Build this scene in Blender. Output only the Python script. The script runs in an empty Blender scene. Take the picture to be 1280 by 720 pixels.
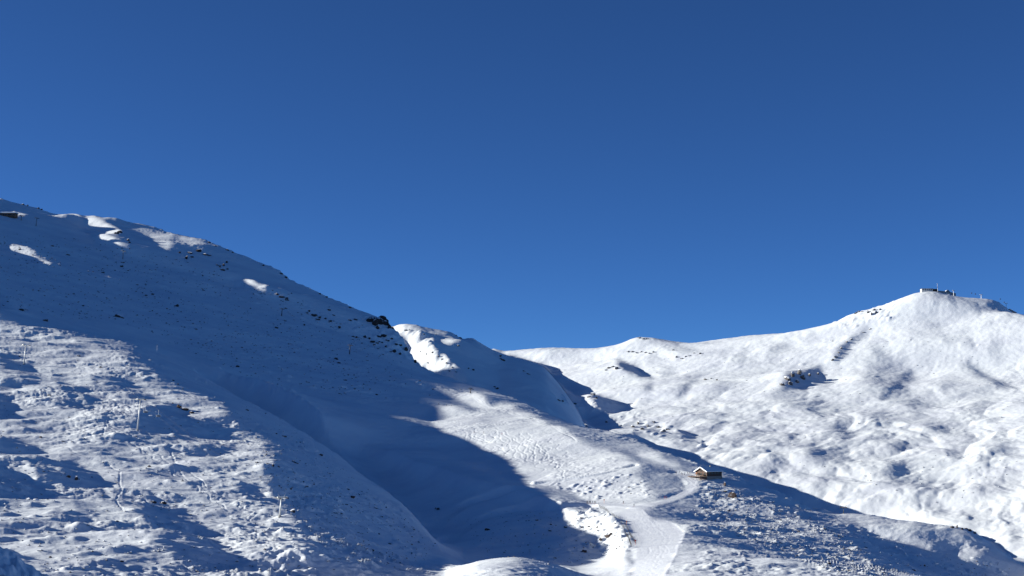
import bpy, bmesh, math, random
import numpy as np
from mathutils import Vector, Matrix

# ------------------------------------------------------------------ camera, sky, sun, exposure
F = 1758.0                      # focal length in photograph pixels (1280 wide)
PITCH = math.radians(6.5)
SUN_EL, SUN_AZ = math.radians(15.2), math.radians(-5.0)   # azimuth: degrees behind the left-hand side
scene = bpy.context.scene
COL = scene.collection
cam_d = bpy.data.cameras.new('camera'); cam = bpy.data.objects.new('camera', cam_d); COL.objects.link(cam)
cam_d.sensor_width = 36.0; cam_d.lens = 36.0*F/1280.0
cam_d.clip_start = 0.5; cam_d.clip_end = 40000.0
cam.location = (0, 0, 0); cam.rotation_euler = (math.pi/2+PITCH, 0, 0)
scene.camera = cam

to_sun = Vector((-math.cos(SUN_EL)*math.cos(SUN_AZ), -math.cos(SUN_EL)*math.sin(SUN_AZ), math.sin(SUN_EL)))
world = bpy.data.worlds.new('World'); scene.world = world; world.use_nodes = True
wn = world.node_tree.nodes; wl = world.node_tree.links; wn.clear()
sky = wn.new('ShaderNodeTexSky'); sky.sky_type = 'NISHITA'; sky.sun_disc = False
sky.sun_elevation = SUN_EL
sky.sun_rotation = math.atan2(to_sun.x, to_sun.y)
sky.altitude = 3000; sky.air_density = 0.6; sky.dust_density = 0.0; sky.ozone_density = 6.0
bg = wn.new('ShaderNodeBackground'); bg.inputs['Strength'].default_value = 0.070
hs = wn.new('ShaderNodeMix'); hs.data_type = 'RGBA'; hs.blend_type = 'MULTIPLY'; hs.inputs[0].default_value = 1.0; hs.inputs[7].default_value = (0.74, 0.94, 1.07, 1)
out = wn.new('ShaderNodeOutputWorld')
wl.new(sky.outputs[0], hs.inputs[6]); wl.new(hs.outputs[2], bg.inputs[0]); wl.new(bg.outputs[0], out.inputs[0])

sun_d = bpy.data.lights.new('sun', 'SUN'); sun = bpy.data.objects.new('sun', sun_d); COL.objects.link(sun)
sun_d.energy = 5.0; sun_d.angle = math.radians(0.53); sun_d.color = (1.0, 0.985, 0.90)
sun.rotation_euler = to_sun.to_track_quat('Z', 'Y').to_euler()
sun.location = (-400, -100, 600)
vs = scene.view_settings
vs.view_transform = 'Standard'; vs.look = 'None'; vs.exposure = 0.66; vs.gamma = 1.0; vs.use_curve_mapping = False

rng = np.random.default_rng(11); random.seed(11)

# ------------------------------------------------------------------ terrain: survey lines
cp, sp = math.cos(PITCH), math.sin(PITCH)
def pix_to(px, py, Y):
    """bearing u = X/Y and height of the point seen at px,py that lies Y metres ahead"""
    k = (360.0-np.asarray(py, float))/F
    Z = Y*(k*cp+sp)/(cp-k*sp)
    u = (np.asarray(px, float)-640.0)/F*(cp+Z/Y*sp)
    return u, Z
def to_pix(X, Y, Z):
    d = Y*cp+Z*sp
    return 640+F*X/d, 360-F*(-Y*sp+Z*cp)/d

# ridge, bench and gully lines, from the camera outward: (bearing as photo column, height as photo row, metres ahead)
LINES = [
 # bottom of view
 [(-700,800,300),(0,770,330),(300,775,350),(560,780,350),(760,790,350),(1000,780,370),(1280,800,370),(2000,860,380)],
 # lower slope / little mound crest
 [(-700,560,640),(0,640,600),(200,655,600),(400,690,590),(500,712,575),(560,715,560),(580,707,550),(600,700,545),(640,695.5,540),(680,702,540),(720,716,540),(770,732,530),(850,720,510),(1000,718,520),(1280,750,520),(2000,800,520)],
 # dip behind mound
 [(-700,535,720),(0,600,680),(200,615,680),(400,655,670),(500,695,650),(560,706,640),(600,709,650),(640,707,660),(680,712,670),(720,717,660),(770,712,640),(850,702,600),(1000,705,570),(1280,738,560),(2000,780,560)],
 # crest of near-left shoulder (occluding edge), then floor of bowl
 [(-700,380,1250),(0,396,1300),(100,413,1290),(180,428,1270),(250,472,1180),(300,498,1120),(340,518,1060),(416,566,940),(459,598,880),(496,625,820),(514,645,790),(544,674,750),(556,685,740),(580,693,770),(640,694,780),(700,691,770),(760,691,785),(800,683,772),(870,684,715),(950,690,700),(1050,706,715),(1150,722,720),(1280,745,720),(2000,790,720)],
 # gully behind shoulder / bench with the piste
 [(-700,372,1330),(0,386,1370),(100,402,1370),(180,421,1370),(250,474,1280),(300,507,1240),(340,529,1190),(416,582,1070),(459,614,1000),(496,640,950),(514,656,910),(544,678,850),(570,682,850),(600,672,870),(640,655,900),(700,637,930),(750,630,915),(800,628,905),(830,625,915),(850,622,935),(880,612,960),(950,640,900),(1050,672,875),(1150,690,860),(1280,720,845),(2000,770,840)],
 # middle of upper slope / hump above piste
 [(-700,370,1750),(-300,335,1750),(0,322,1725),(100,336,1710),(200,370,1665),(300,410,1600),(400,452,1510),(480,490,1400),(550,522,1270),(600,530,1210),(657,545,1170),(730,575,1090),(770,586,1010),(795,592,968),(825,596,985),(857,594,1010),(900,603,990),(1034,654,935),(1120,664,915),(1182,674,905),(1280,711,890),(2000,755,880)],
 # skyline of the near massif
 [(-700,380,2100),(-300,290,2150),(-100,246,2190),(0,247.5,2150),(13,252,2145),(32,256,2145),(50,261,2140),(65,267,2138),(80,269,2134),(105,269,2128),(130,272.5,2112),(155,276,2098),(175,279,2090),(192,284,2070),(212,292,2050),(250,298,2010),(265,304,1990),(285,312,1970),(320,327,1955),(350,339,1930),(360,349,1920),(375,356,1905),(405,369,1875),(435,382,1845),(460,391,1820),(480,399,1798),(490,411,1785),(505,427,1765),(510,440,1755),(520,455,1740),(540,465,1700),(560,472,1655),(582,479,1610),(620,490,1530),(657,502,1450),(682,515,1400),(707,525,1350),(730,534,1300),(750,537,1260),(775,543,1200),(795,549,1180),(817,560,1140),(840,569,1110),(857,575,1080),(870,580,1065),(900,589,1035),(939,604,1015),(974,614,1005),(1001,628,990),(1034,641,980),(1078,643,975),(1108,648,970),(1137,652,962),(1182,660,950),(1194,659,946),(1215,663,940),(1229,674,936),(1256,691,930),(1280,705,925),(2000,750,920)],
 # far foot of it
 [(-700,480,2350),(0,440,2370),(320,500,2080),(480,520,1880),(582,530,1760),(657,550,1640),(730,585,1520),(857,645,1350),(1000,720,1250),(1280,800,1200),(2000,850,1200)],
 # valley beyond
 [(-700,560,2600),(0,560,2600),(320,560,2250),(480,540,2050),(582,530,2000),(657,550,1950),(730,590,1900),(857,660,1850),(1000,730,1850),(1140,760,1850),(1280,800,1850),(2000,850,1850)],
 # sharp peak behind the massif, then hidden valley floor
 [(-700,570,2850),(0,570,2820),(320,520,2550),(440,420,2400),(490,410,2370),(507,407.5,2350),(540,412,2340),(565,415.5,2340),(578,424,2340),(588,422,2340),(600,428,2340),(612,435,2340),(630,442,2340),(650,447,2340),(668,453,2340),(682,460,2340),(693,472,2335),(706,488,2330),(722,512,2320),(745,560,2300),(857,640,2300),(1000,700,2250),(1140,740,2150),(1280,790,2080),(2000,850,2050)],
 [(-700,600,3000),(0,600,3000),(320,590,2750),(507,580,2500),(580,580,2480),(650,575,2480),(700,580,2500),(760,600,2560),(857,620,2640),(900,618,2680),(1000,652,2680),(1140,682,2500),(1280,716,2350),(2000,780,2300)],
 # shelf on the far side
 [(-700,590,3400),(0,590,3400),(320,580,3250),(507,560,3300),(612,565,3220),(650,560,3210),(690,545,3200),(715,529,3190),(740,521,3180),(800,524,3120),(900,550,3060),(1000,577,3000),(1140,600,2850),(1280,630,2700),(2000,680,2600)],
 [(-700,595,3700),(0,595,3700),(320,580,3600),(507,540,3600),(612,530,3560),(657,520,3550),(690,508,3530),(715,500,3510),(740,495,3490),(800,498,3450),(900,516,3380),(1000,528,3320),(1140,540,3210),(1280,558,3100),(2000,600,3000)],
 # cirque walls
 [(-700,600,4100),(0,600,4100),(320,580,4050),(507,520,3950),(612,485,3900),(657,475,3850),(690,467,3820),(715,463,3800),(740,462,3790),(800,466,3780),(900,476,3760),(1000,476,3720),(1140,455,3660),(1280,482,3660),(2000,540,3660)],
 # far skyline
 [(-700,610,4500),(0,600,4500),(320,570,4500),(500,490,4450),(560,455,4450),(612,437,4400),(618,435,4400),(632,440,4400),(650,437,4400),(690,434,4350),(715,435,4350),(740,436,4350),(765,432,4300),(780,428,4300),(790,422,4280),(800,420,4270),(812,421.5,4270),(825,425,4270),(860,429,4250),(880,427,4250),(900,424,4250),(930,421,4230),(960,419,4230),(990,417,4200),(1010,413,4170),(1030,408,4150),(1045,402,4130),(1055,395,4120),(1065,391,4110),(1080,386.5,4100),(1095,384,4080),(1110,378,4070),(1125,373,4060),(1140,368,4050),(1150,365,4050),(1162,364,4040),(1172,365,4030),(1185,369,4020),(1200,371,4010),(1225,373,4000),(1240,375,4000),(1250,379,4000),(1258,384,3990),(1268,392,3990),(1280,398,3990),(1400,440,3990),(2000,520,4000)],
 [(-700,640,5200),(620,540,5200),(1000,500,5100),(1160,470,5000),(1280,500,5000),(2000,600,5000)],
 [(-700,640,8500),(640,620,8500),(2000,620,8500)],
]
def pchip(xq, x, y):
    x = np.asarray(x, float); y = np.asarray(y, float)
    h = np.diff(x); d = np.diff(y)/h
    m = np.zeros_like(y)
    if len(x) > 2:
        w1 = 2*h[1:]+h[:-1]; w2 = h[1:]+2*h[:-1]
        ok = d[1:]*d[:-1] > 0
        dd = np.where(ok, (w1+w2)/(w1/np.where(ok, d[:-1], 1)+w2/np.where(ok, d[1:], 1)), 0)
        m[1:-1] = dd
    m[0] = d[0]; m[-1] = d[-1]
    i = np.clip(np.searchsorted(x, xq)-1, 0, len(x)-2)
    t = np.clip((xq-x[i])/h[i], 0, 1)
    return ((1+2*t)*(1-t)**2*y[i]+t*(1-t)**2*h[i]*m[i]+t*t*(3-2*t)*y[i+1]+t*t*(t-1)*h[i]*m[i+1])

# survey grid: bearing u, q = log(distance)
NQ = 660
ug = np.concatenate([np.linspace(-0.78, -0.40, 40)[:-1], np.linspace(-0.40, 0.40, 480), np.linspace(0.40, 0.78, 40)[1:]]); NU = len(ug)
Y0, Y1 = 300.0, 8000.0
qg = np.linspace(math.log(Y0), math.log(Y1), NQ); dq = qg[1]-qg[0]; Yg = np.exp(qg)
LY = []; LS = []
for L in LINES:
    a = np.array(L, float)
    u, Z = pix_to(a[:, 0], a[:, 1], a[:, 2])
    LY.append(pchip(ug, u, a[:, 2])); LS.append(pchip(ug, u, Z/a[:, 2]))
LY = np.array(LY); LS = np.array(LS)            # distance and slope angle of each line for each bearing
for k in range(1, len(LY)): LY[k] = np.maximum(LY[k], LY[k-1]*1.015)
Hb = np.zeros((NQ, NU))
for j in range(NU):
    Hb[:, j] = pchip(qg, np.log(LY[:, j]), LS[:, j])*Yg
# light smoothing across bearing except on the skylines
def blur1(a, s, ax):
    n = int(3*s)+1; k = np.exp(-0.5*(np.arange(-n, n+1)/s)**2); k /= k.sum()
    pad = [(0, 0)]*a.ndim; pad[ax] = (n, n)
    b = np.pad(a, pad, mode='edge'); o = np.zeros_like(a)
    for i, w in enumerate(k):
        sl = [slice(None)]*a.ndim; sl[ax] = slice(i, i+a.shape[ax]); o += w*b[tuple(sl)]
    return o
def blur(a, s): return blur1(blur1(a, s, 0), s, 1)

# ------------------------------------------------------------------ slopes that face the sun or turn from it
GW, GH, GS = 700, 380, 2        # survey sheet, 2 px per cell, offset 60 px
gx, gy = np.meshgrid(np.arange(GW)*GS-60.0, np.arange(GH)*GS-20.0)
def poly_mask(pts, soft=0):
    m = np.zeros(gx.shape, bool); n = len(pts)
    for i in range(n):
        x0, y0 = pts[i]; x1, y1 = pts[(i+1) % n]
        if y0 == y1: continue
        c = ((y0 > gy) != (y1 > gy)) & (gx < (x1-x0)*(gy-y0)/(y1-y0)+x0)
        m ^= c
    m = m.astype(float)
    return blur(m, soft) if soft else m
def sheet_at(A, px, py):
    fx = np.clip((px+60)/GS, 0, GW-1.001); fy = np.clip((py+20)/GS, 0, GH-1.001)
    i = fx.astype(int); j = fy.astype(int); a = fx-i; b = fy-j
    return (A[j, i]*(1-a)+A[j, i+1]*a)*(1-b)+(A[j+1, i]*(1-a)+A[j+1, i+1]*a)*b
SKYL = [(-60,230)]+[(p[0], p[1]) for p in LINES[6] if 0 <= p[0] <= 1280]+[(1340,730)]
massif = poly_mask(SKYL+[(1340,740),(-60,740)])
T = np.full(gx.shape, 0.49)
def put(pts, val, soft=1.5, within=None):
    global T
    m = poly_mask(pts, soft)
    if within is not None: m = m*within
    T = T*(1-m)+val*m
far = 1-massif
# far side
put([(480,400),(640,430),(640,520),(480,520)], 0.62, 1, far)                    # peak, sunny face
put([(541,423),(546,426),(557,430),(578,426),(584,423),(600,430),(612,437),(630,441),(645,445),(677,455),(690,465),(692,475),(716,488),(728,506),(745,550),(657,510),(600,490),(585,482),(578,472),(570,462),(562,452),(552,443),(543,437),(537,430)], -0.14, 0.7, far)
put([(612,434),(618,436),(628,449),(622,447)], 0.5, 0.6, far)
put([(768,450),(780,452),(797,458),(817,473),(800,471),(780,463)], -0.1, 1)
put([(800,478),(815,480),(806,488)], 0.0, 1)
put([(735,494),(760,497),(785,505),(772,511),(768,518),(750,512)], -0.1, 1)
put([(702,498),(725,505),(730,520),(712,522),(700,512)], 0.12, 2)
put([(845,535),(868,548),(868,553),(848,548)], -0.05, 1)
put([(755,525),(800,528),(850,545),(840,552),(800,545),(760,535)], 0.28, 2)
put([(1085,410),(1062,422),(1048,436),(1040,452),(1050,452),(1064,432),(1088,415)], 0.05, 1.2)
put([(985,465),(1030,460),(1028,478),(990,490),(968,497)], 0.04, 1.5)
put([(1090,455),(1130,450),(1128,470),(1112,488),(1090,485),(1078,470)], 0.22, 3)
put([(1120,475),(1148,465),(1140,480),(1122,492)], 0.18, 2)
put([(1200,455),(1215,456),(1240,470),(1273,487),(1255,487),(1225,475)], 0.08, 1.2)
put([(1175,470),(1210,465),(1250,485),(1230,505),(1190,500)], 0.38, 3)
put([(1110,495),(1150,495),(1180,510),(1150,515)], 0.22, 3)
for pts_, v_, b_ in [
 ([(1135,462),(1142,466),(1125,482),(1108,497),(1100,495),(1118,478)], 0.10, 1.2), ([(1090,428),(1108,440),(1118,456),(1104,452),(1088,440)], 0.25, 2),
 ([(1160,400),(1172,402),(1190,424),(1182,428)], 0.30, 2.5), ([(1198,408),(1206,410),(1222,440),(1212,442)], 0.32, 2.5), ([(1230,430),(1245,434),(1262,462),(1250,458)], 0.28, 3),
 ([(845,492),(856,480),(872,468),(876,472),(862,484),(852,498)], 0.18, 1.5), ([(880,486),(905,476),(930,478),(905,490)], 0.30, 2.5), ([(870,520),(905,512),(925,520),(890,528)], 0.30, 2.5),
 ([(905,446),(940,442),(960,446),(930,452)], 0.28, 2), ([(955,434),(985,428),(992,434),(965,440)], 0.25, 1.5), ([(960,440),(975,446),(968,452),(955,448)], 0.3, 1.5),
 ([(1000,508),(1030,504),(1060,512),(1040,518),(1010,516)], 0.18, 2), ([(1070,522),(1105,516),(1130,524),(1100,532)], 0.22, 2.5), ([(1150,532),(1190,528),(1215,540),(1180,546)], 0.22, 2.5),
 ([(1005,560),(1025,556),(1050,568),(1035,576),(1012,572)], 0.16, 2), ([(950,572),(975,566),(985,582),(965,590)], 0.24, 2.5), ([(1090,598),(1125,590),(1160,600),(1185,612),(1160,614),(1120,606)], 0.12, 2.5),
 ([(1060,612),(1090,612),(1115,626),(1085,628)], 0.26, 2.5), ([(1135,622),(1165,626),(1195,648),(1170,644)], 0.18, 2.5), ([(1225,560),(1260,556),(1280,566),(1250,572)], 0.22, 2.5), ([(1210,598),(1240,596),(1262,610),(1235,616)], 0.24, 2.5),
 ([(1258,640),(1270,645),(1272,690),(1262,680)], 0.24, 2), ([(1040,530),(1062,534),(1075,548),(1050,546)], 0.24, 2), ([(920,590),(950,596),(975,612),(945,608)], 0.28, 2), ([(1020,598),(1040,594),(1058,606),(1034,610)], 0.22, 2),
 ([(690,442),(730,444),(745,450),(705,450)], 0.25, 1.5), ([(830,432),(870,434),(880,440),(840,440)], 0.30, 1.2), ([(820,462),(845,460),(850,470),(830,474)], 0.3, 2)]:
    put(pts_, v_, b_, far)
put([(1240,372),(1290,390),(1290,402),(1268,394),(1250,381)], 0.0, 0.7)
put([(960,500),(1000,495),(1050,505),(1000,512)], 0.30, 3)
put([(1100,590),(1130,585),(1170,595),(1140,605)], 0.25, 3)
put([(1180,600),(1205,605),(1200,615),(1180,612)], 0.20, 2)
put([(1020,575),(1060,560),(1090,575),(1050,590)], 0.33, 4)
put([(1080,540),(1140,545),(1135,560),(1090,555)], 0.33, 3)
put([(1195,640),(1210,625),(1222,655),(1208,662)], 0.24, 2)
put([(930,540),(980,530),(990,550),(950,560)], 0.36, 4)
# the near massif: shade first
SH = massif
T = T*(1-SH)+(-0.13)*SH
# upper hill: sunlit lips
put([(0,258),(20,262),(36,268),(30,271),(0,272)], 0.25, 0.8, SH)
put([(64,265),(78,268),(70,269)], 0.2, 0.7, SH)
put([(87,275),(103,280),(120,287),(133,293),(150,289),(148,283),(130,277),(110,269),(102,268),(108,276),(112,280),(100,278)], 0.40, 0.5, SH)
put([(110,293),(128,293),(150,300),(164,308),(140,306),(118,304)], 0.36, 0.5, SH)
put([(150,278),(190,284),(216,292),(220,305),(212,313),(195,302),(175,290)], 0.16, 1.6, SH)
put([(220,294),(250,300),(262,306),(240,308),(222,300)], 0.22, 1.0, SH)
put([(0,308),(30,312),(55,322),(66,328),(60,332),(40,325),(0,315)], 0.26, 0.6, SH)
put([(100,336),(137,344),(136,346),(104,339)], 0.15, 0.7, SH)
put([(0,365),(8,372),(14,382),(0,386)], 0.25, 1.0, SH)
put([(285,351),(310,352),(336,359),(332,364),(300,358)], 0.42, 0.5, SH)
put([(343,361),(353,362),(350,365)], 0.25, 0.6, SH); put([(355,364),(385,368),(382,372)], 0.2, 0.6, SH)
put([(240,395),(330,400),(440,440),(560,480),(660,520),(640,545),(540,500),(420,475),(300,440)], -0.20, 6, SH)
# shoulder, lower left: sunlit
put([(-60,392),(0,397),(30,404),(60,412),(90,416),(112,420),(150,430),(178,438),(160,447),(190,462),(215,470),(180,472),(200,480),(215,487),(260,492),(285,512),(290,530),(330,548),(350,570),(335,590),(345,625),(365,650),(385,690),(400,722),(400,760),(-60,760)], 0.19, 3.5, SH)
put([(113,421),(125,420),(150,428),(172,436),(150,436),(130,430)], 0.02, 1.2, SH)
put([(0,408),(20,410),(12,414),(0,413)], 0.05, 1.2, SH)
put([(25,421),(42,420),(46,425),(30,427)], 0.02, 1.2, SH)
put([(85,436),(120,440),(105,446),(88,442)], 0.05, 2, SH)
put([(0,442),(22,450),(48,462),(30,467),(0,456)], -0.02, 1.5, SH)
put([(0,470),(30,468),(60,474),(40,482),(5,480)], 0.02, 2.0, SH)
put([(65,476),(90,480),(105,490),(80,488),(60,482)], 0.0, 1.5, SH)
put([(120,455),(150,470),(175,480),(200,492),(190,505),(165,495),(140,478)], 0.04, 2.5, SH)
put([(70,495),(100,492),(120,500),(112,512),(85,508)], 0.02, 1.5, SH)
put([(-20,492),(5,496),(20,508),(21,512),(5,520),(-20,522)], -0.12, 1.0, SH)
put([(172,515),(195,505),(225,510),(235,525),(270,535),(288,543),(250,545),(210,543),(185,550),(165,540)], -0.08, 1.5, SH)
put([(-20,545),(0,545),(25,550),(55,560),(40,566),(0,562)], 0.0, 1.5, SH)
put([(-20,580),(0,582),(30,598),(48,610),(64,622),(30,620),(0,625),(-20,628)], -0.10, 1.2, SH)
put([(40,578),(60,574),(90,578),(112,590),(131,602),(115,609),(75,606),(50,600)], -0.08, 1.2, SH)
put([(65,640),(80,638),(95,650),(98,656),(72,650)], 0.0, 1.2, SH)
put([(90,625),(110,632),(125,645),(100,645)], 0.03, 1.5, SH)
put([(178,622),(210,628),(235,645),(262,668),(285,695),(300,715),(270,712),(235,708),(205,690),(190,672),(215,665),(185,652),(170,640)], -0.08, 2.0, SH)
put([(285,598),(310,608),(335,620),(340,632),(320,625),(295,612)], -0.02, 1.2, SH)
put([(140,570),(165,572),(175,580),(150,578)], 0.02, 1.5, SH)
put([(230,560),(270,555),(300,560),(270,568)], 0.05, 1.5, SH)
# sunny scraps within the shade at lower centre
put([(513,705),(525,700),(560,699),(555,706),(520,709)], 0.2, 1.0, SH)
put([(403,672),(412,670),(418,680)], 0.2, 0.8, SH)
# mound at the bottom
put([(575,722),(580,708),(600,700),(640,695),(680,702),(725,719),(725,760),(575,760)], 0.19, 1.0, SH)
# sunny hump, valley floor
put([(497,548),(516,538),(541,538),(548,534),(535,525),(533,518),(545,510),(560,509),(585,512),(610,514),(628,518),(645,522),(660,528),(690,536),(715,545),(745,555),(775,567),(790,574),(805,582),(800,588),(815,600),(822,612),(815,620),(790,626),(745,629),(725,620),(705,610),(680,606),(655,604),(630,593),(610,582),(598,577),(590,580),(575,572),(545,556)], 0.13, 0.9, SH)
put([(532,484),(545,485),(570,492),(600,503),(625,516),(600,510),(570,499),(545,492)], 0.17, 1.0, SH)
put([(572,492),(590,491),(605,497),(625,511),(655,520),(720,545),(700,540),(650,524),(612,508),(590,498)], 0.30, 0.8, SH)
put([(620,502),(648,508),(640,512),(622,508)], 0.17, 0.8, SH)
put([(648,516),(670,521),(690,530),(670,526)], 0.2, 0.8, SH)
put([(597,524),(612,524),(618,532),(605,534)], 0.03, 1.5, SH)
put([(700,545),(735,548),(780,550),(812,560),(858,576),(855,582),(800,573),(775,565),(750,556),(725,552)], -0.10, 1.0, SH)
put([(788,566),(805,564),(830,572),(850,580),(845,584),(815,578)], 0.20, 1.0, SH)
put([(725,612),(760,598),(790,585),(800,590),(790,606),(760,615),(735,618)], 0.12, 2.0, SH)
put([(795,592),(815,586),(838,590),(852,596),(862,606),(857,616),(842,622),(825,622),(815,612)], -0.10, 1.0, SH)
# piste
put([(742,630),(800,627),(835,624),(854,616),(861,606),(855,597),(838,590),(850,588),(866,594),(872,604),(864,614),(845,624),(815,632),(802,638),(812,645),(840,652),(855,662),(852,676),(845,692),(838,705),(828,724),(815,750),(770,750),(788,724),(792,700),(793,680),(788,662),(775,648),(762,638)], 0.2, 0.8, SH)
put([(733,640),(745,632),(765,640),(780,655),(790,675),(788,690),(770,697),(752,688),(735,670),(728,655)], 0.17, 1.0, SH)
put([(808,636),(835,628),(864,616),(876,602),(884,606),(888,620),(860,640),(852,652),(835,650),(815,644)], -0.10, 0.9, SH)
# slope right of the piste
put([(865,592),(905,603),(940,620),(985,640),(1030,660),(1075,690),(1110,722),(1060,722),(1010,704),(960,688),(930,676),(905,660),(925,700),(935,722),(900,722),(875,690),(855,680),(855,655),(880,635),(900,625),(890,610)], -0.03, 1.5, SH)
put([(846,700),(856,680),(872,688),(885,705),(895,722),(838,722)], -0.06, 1.0, SH)
put([(1075,655),(1100,660),(1140,671),(1165,676),(1163,681),(1130,676),(1100,667)], 0.28, 0.8, SH)
put([(1035,643),(1075,645),(1110,650),(1150,656),(1140,662),(1090,655)], 0.12, 1.5, SH)
put([(1188,690),(1205,682),(1225,685),(1240,688),(1215,698)], 0.18, 1.2, SH)
put([(1140,690),(1160,684),(1185,690),(1200,710),(1180,710),(1155,702)], -0.16, 1.5, SH)
T = blur(T, 0.7)
WS = 1-0.95*blur(np.maximum(poly_mask([(742,690),(770,698),(788,690),(786,745),(735,745)]), poly_mask([(430,560),(500,560),(600,590),(735,634),(765,642),(778,660),(788,690),(786,745),(720,745),(560,722),(520,660)])), 3)

# noise
_perm = rng.permutation(512); _ang = rng.random(512)*2*math.pi
_gx, _gy = np.cos(_ang), np.sin(_ang)
def noise(x, y):
    xi = np.floor(x).astype(np.int64); yi = np.floor(y).astype(np.int64); fx = x-xi; fy = y-yi
    def g(a, b, dx, dy):
        k = _perm[(_perm[a & 511]+b) & 511]; return _gx[k]*dx+_gy[k]*dy
    u = fx*fx*fx*(fx*(fx*6-15)+10); v = fy*fy*fy*(fy*(fy*6-15)+10)
    n0 = g(xi, yi, fx, fy)*(1-u)+g(xi+1, yi, fx-1, fy)*u
    n1 = g(xi, yi+1, fx, fy-1)*(1-u)+g(xi+1, yi+1, fx-1, fy-1)*u
    return (n0*(1-v)+n1*v)*1.5
# solve for heights whose slope towards the sun follows T, staying on the survey lines
sx, sy, sz = to_sun
U, YY = np.meshgrid(ug, Yg)
px0, py0 = to_pix(U*YY, YY, Hb)
runmin = np.minimum.accumulate(py0, axis=0)
vis = (py0 <= runmin+0.6) & (px0 > -40) & (px0 < 1320) & (py0 < 726)
hold = np.zeros_like(Hb)
for k, (wt, wid) in {6: (1.0, 1.6), 14: (1.0, 1.6), 9: (4.0, 2.2), 3: (0.12, 1.6), 1: (0.2, 2.0)}.items():
    d = (qg[:, None]-np.log(LY[k])[None, :])/dq
    g = np.exp(-0.5*(d/wid)**2)*wt
    if k == 9: g = g*(px0 < 720)
    if k == 3: g = g*(px0 < 560)*(px0 > 200)
    if k == 1: g = g*(px0 > 560)*(px0 < 740)
    hold = np.maximum(hold, g)
stiff = np.clip((px0-520)/40, 0, 1)*np.clip((690-YY)/40, 0, 1)
duc = np.diff(ug)[None, :]
uc = 0.5*(ug[1:]+ug[:-1])[None, :]; Yc = np.exp(0.5*(qg[1:]+qg[:-1]))[:, None]
def Gu(h): return 0.5*((h[1:, 1:]-h[1:, :-1])+(h[:-1, 1:]-h[:-1, :-1]))/duc/Yc
def Gq(h): return 0.5*((h[1:, 1:]-h[:-1, 1:])+(h[1:, :-1]-h[:-1, :-1]))/dq/Yc
cu = sx-uc*sy; cq = sy           # s.grad h = cu*Gu + cq*Gq
def A(h): return cu*Gu(h)+cq*Gq(h)
def At(v):
    o = np.zeros((NQ, NU)); a = 0.5*cu*v/duc/Yc
    o[1:, 1:] += a; o[1:, :-1] -= a; o[:-1, 1:] += a; o[:-1, :-1] -= a
    b = 0.5*cq*v/dq/Yc
    o[1:, 1:] += b; o[:-1, 1:] -= b; o[1:, :-1] += b; o[:-1, :-1] -= b
    return o
def lap(e):
    o = np.zeros_like(e)
    o[1:-1] += 0.5*(e[2:]+e[:-2]-2*e[1:-1]); o[:, 1:-1] += e[:, 2:]+e[:, :-2]-2*e[:, 1:-1]
    return o
def lapT(v):
    o = np.zeros_like(v); a = v[1:-1]*0.5
    o[2:] += a; o[:-2] += a; o[1:-1] -= 2*a
    b = v[:, 1:-1]; o[:, 2:] += b; o[:, :-2] += b; o[:, 1:-1] -= 2*b
    return o
Hs = Hb.copy()
_k = np.arange(NU)[None, :]+0*YY; _r = np.arange(NQ)[:, None]+0*YY
jx = 5*noise(_k/9, _r/9)+2.5*noise(_k/4+9, _r/4); jy = 2.5*noise(_k/9+40, _r/9)+1.2*noise(_k/4+70, _r/4)
ALPHA, HOLD, BETA, HID = 110.0, 6e4, 5e3, 300.0
for it in range(3):
    px0, py0 = to_pix(U*YY, YY, Hs)
    Tc = sheet_at(T, px0+jx, py0+jy); Tc = 0.25*(Tc[1:, 1:]+Tc[1:, :-1]+Tc[:-1, 1:]+Tc[:-1, :-1])
    visc = (vis[1:, 1:] & vis[:-1, :-1] & vis[1:, :-1] & vis[:-1, 1:]).astype(float)
    hy = Gq(Hs)-uc*Gu(Hs); hx = Gu(Hs); nn = np.sqrt(1+np.minimum(hx*hx+hy*hy, 1.5))
    g = sz-Tc*nn                    # want s.grad h = g
    Wc = sheet_at(WS, px0, py0)[1:, 1:]; W = visc*Wc*(1-0.9*stiff[1:, 1:])*np.where((YY[1:, 1:] < 2450) & (YY[1:, 1:] > 1700), np.clip((625-px0[1:, 1:])/60, 0, 1), 1)
    al = (ALPHA+HOLD*hold+HID*(~vis)+1500*(1-sheet_at(WS, px0, py0))+8000*stiff)/YY**2
    def op(d): 
        return At(W*A(d))+al*d+BETA*lapT(lap(d/YY))/YY
    b = At(W*(g-A(Hb)))
    d = Hs-Hb
    M = 1.0/(al+0.5*(1.0/(np.diff(ug).min()*YY)**2)*0.9+BETA*8/YY**2)
    r = b-op(d); z = M*r; p = z.copy(); rz = (r*z).sum()
    for i in range(260):
        q_ = op(p); a = rz/(p*q_).sum()
        d += a*p; r -= a*q_; z = M*r; rz2 = (r*z).sum(); p = z+(rz2/rz)*p; rz = rz2
    Hs = Hb+d
    print('solve', it, float(np.abs(r).max()), float(np.abs(d/YY).max()*F))

def cubic(A_, fy, fx):
    """cubic B-spline-free Catmull-Rom lookup"""
    def wts(t):
        return (-0.5*t+t*t-0.5*t**3, 1-2.5*t*t+1.5*t**3, 0.5*t+2*t*t-1.5*t**3, -0.5*t*t+0.5*t**3)
    iy = np.clip(fy.astype(int), 1, A_.shape[0]-3); ix = np.clip(fx.astype(int), 1, A_.shape[1]-3)
    wy = wts(np.clip(fy-iy, 0, 1)); wx = wts(np.clip(fx-ix, 0, 1)); o = 0
    for a in range(4):
        row = 0
        for c in range(4): row = row+wx[c]*A_[iy+a-1, ix+c-1]
        o = o+wy[a]*row
    return o

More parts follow.
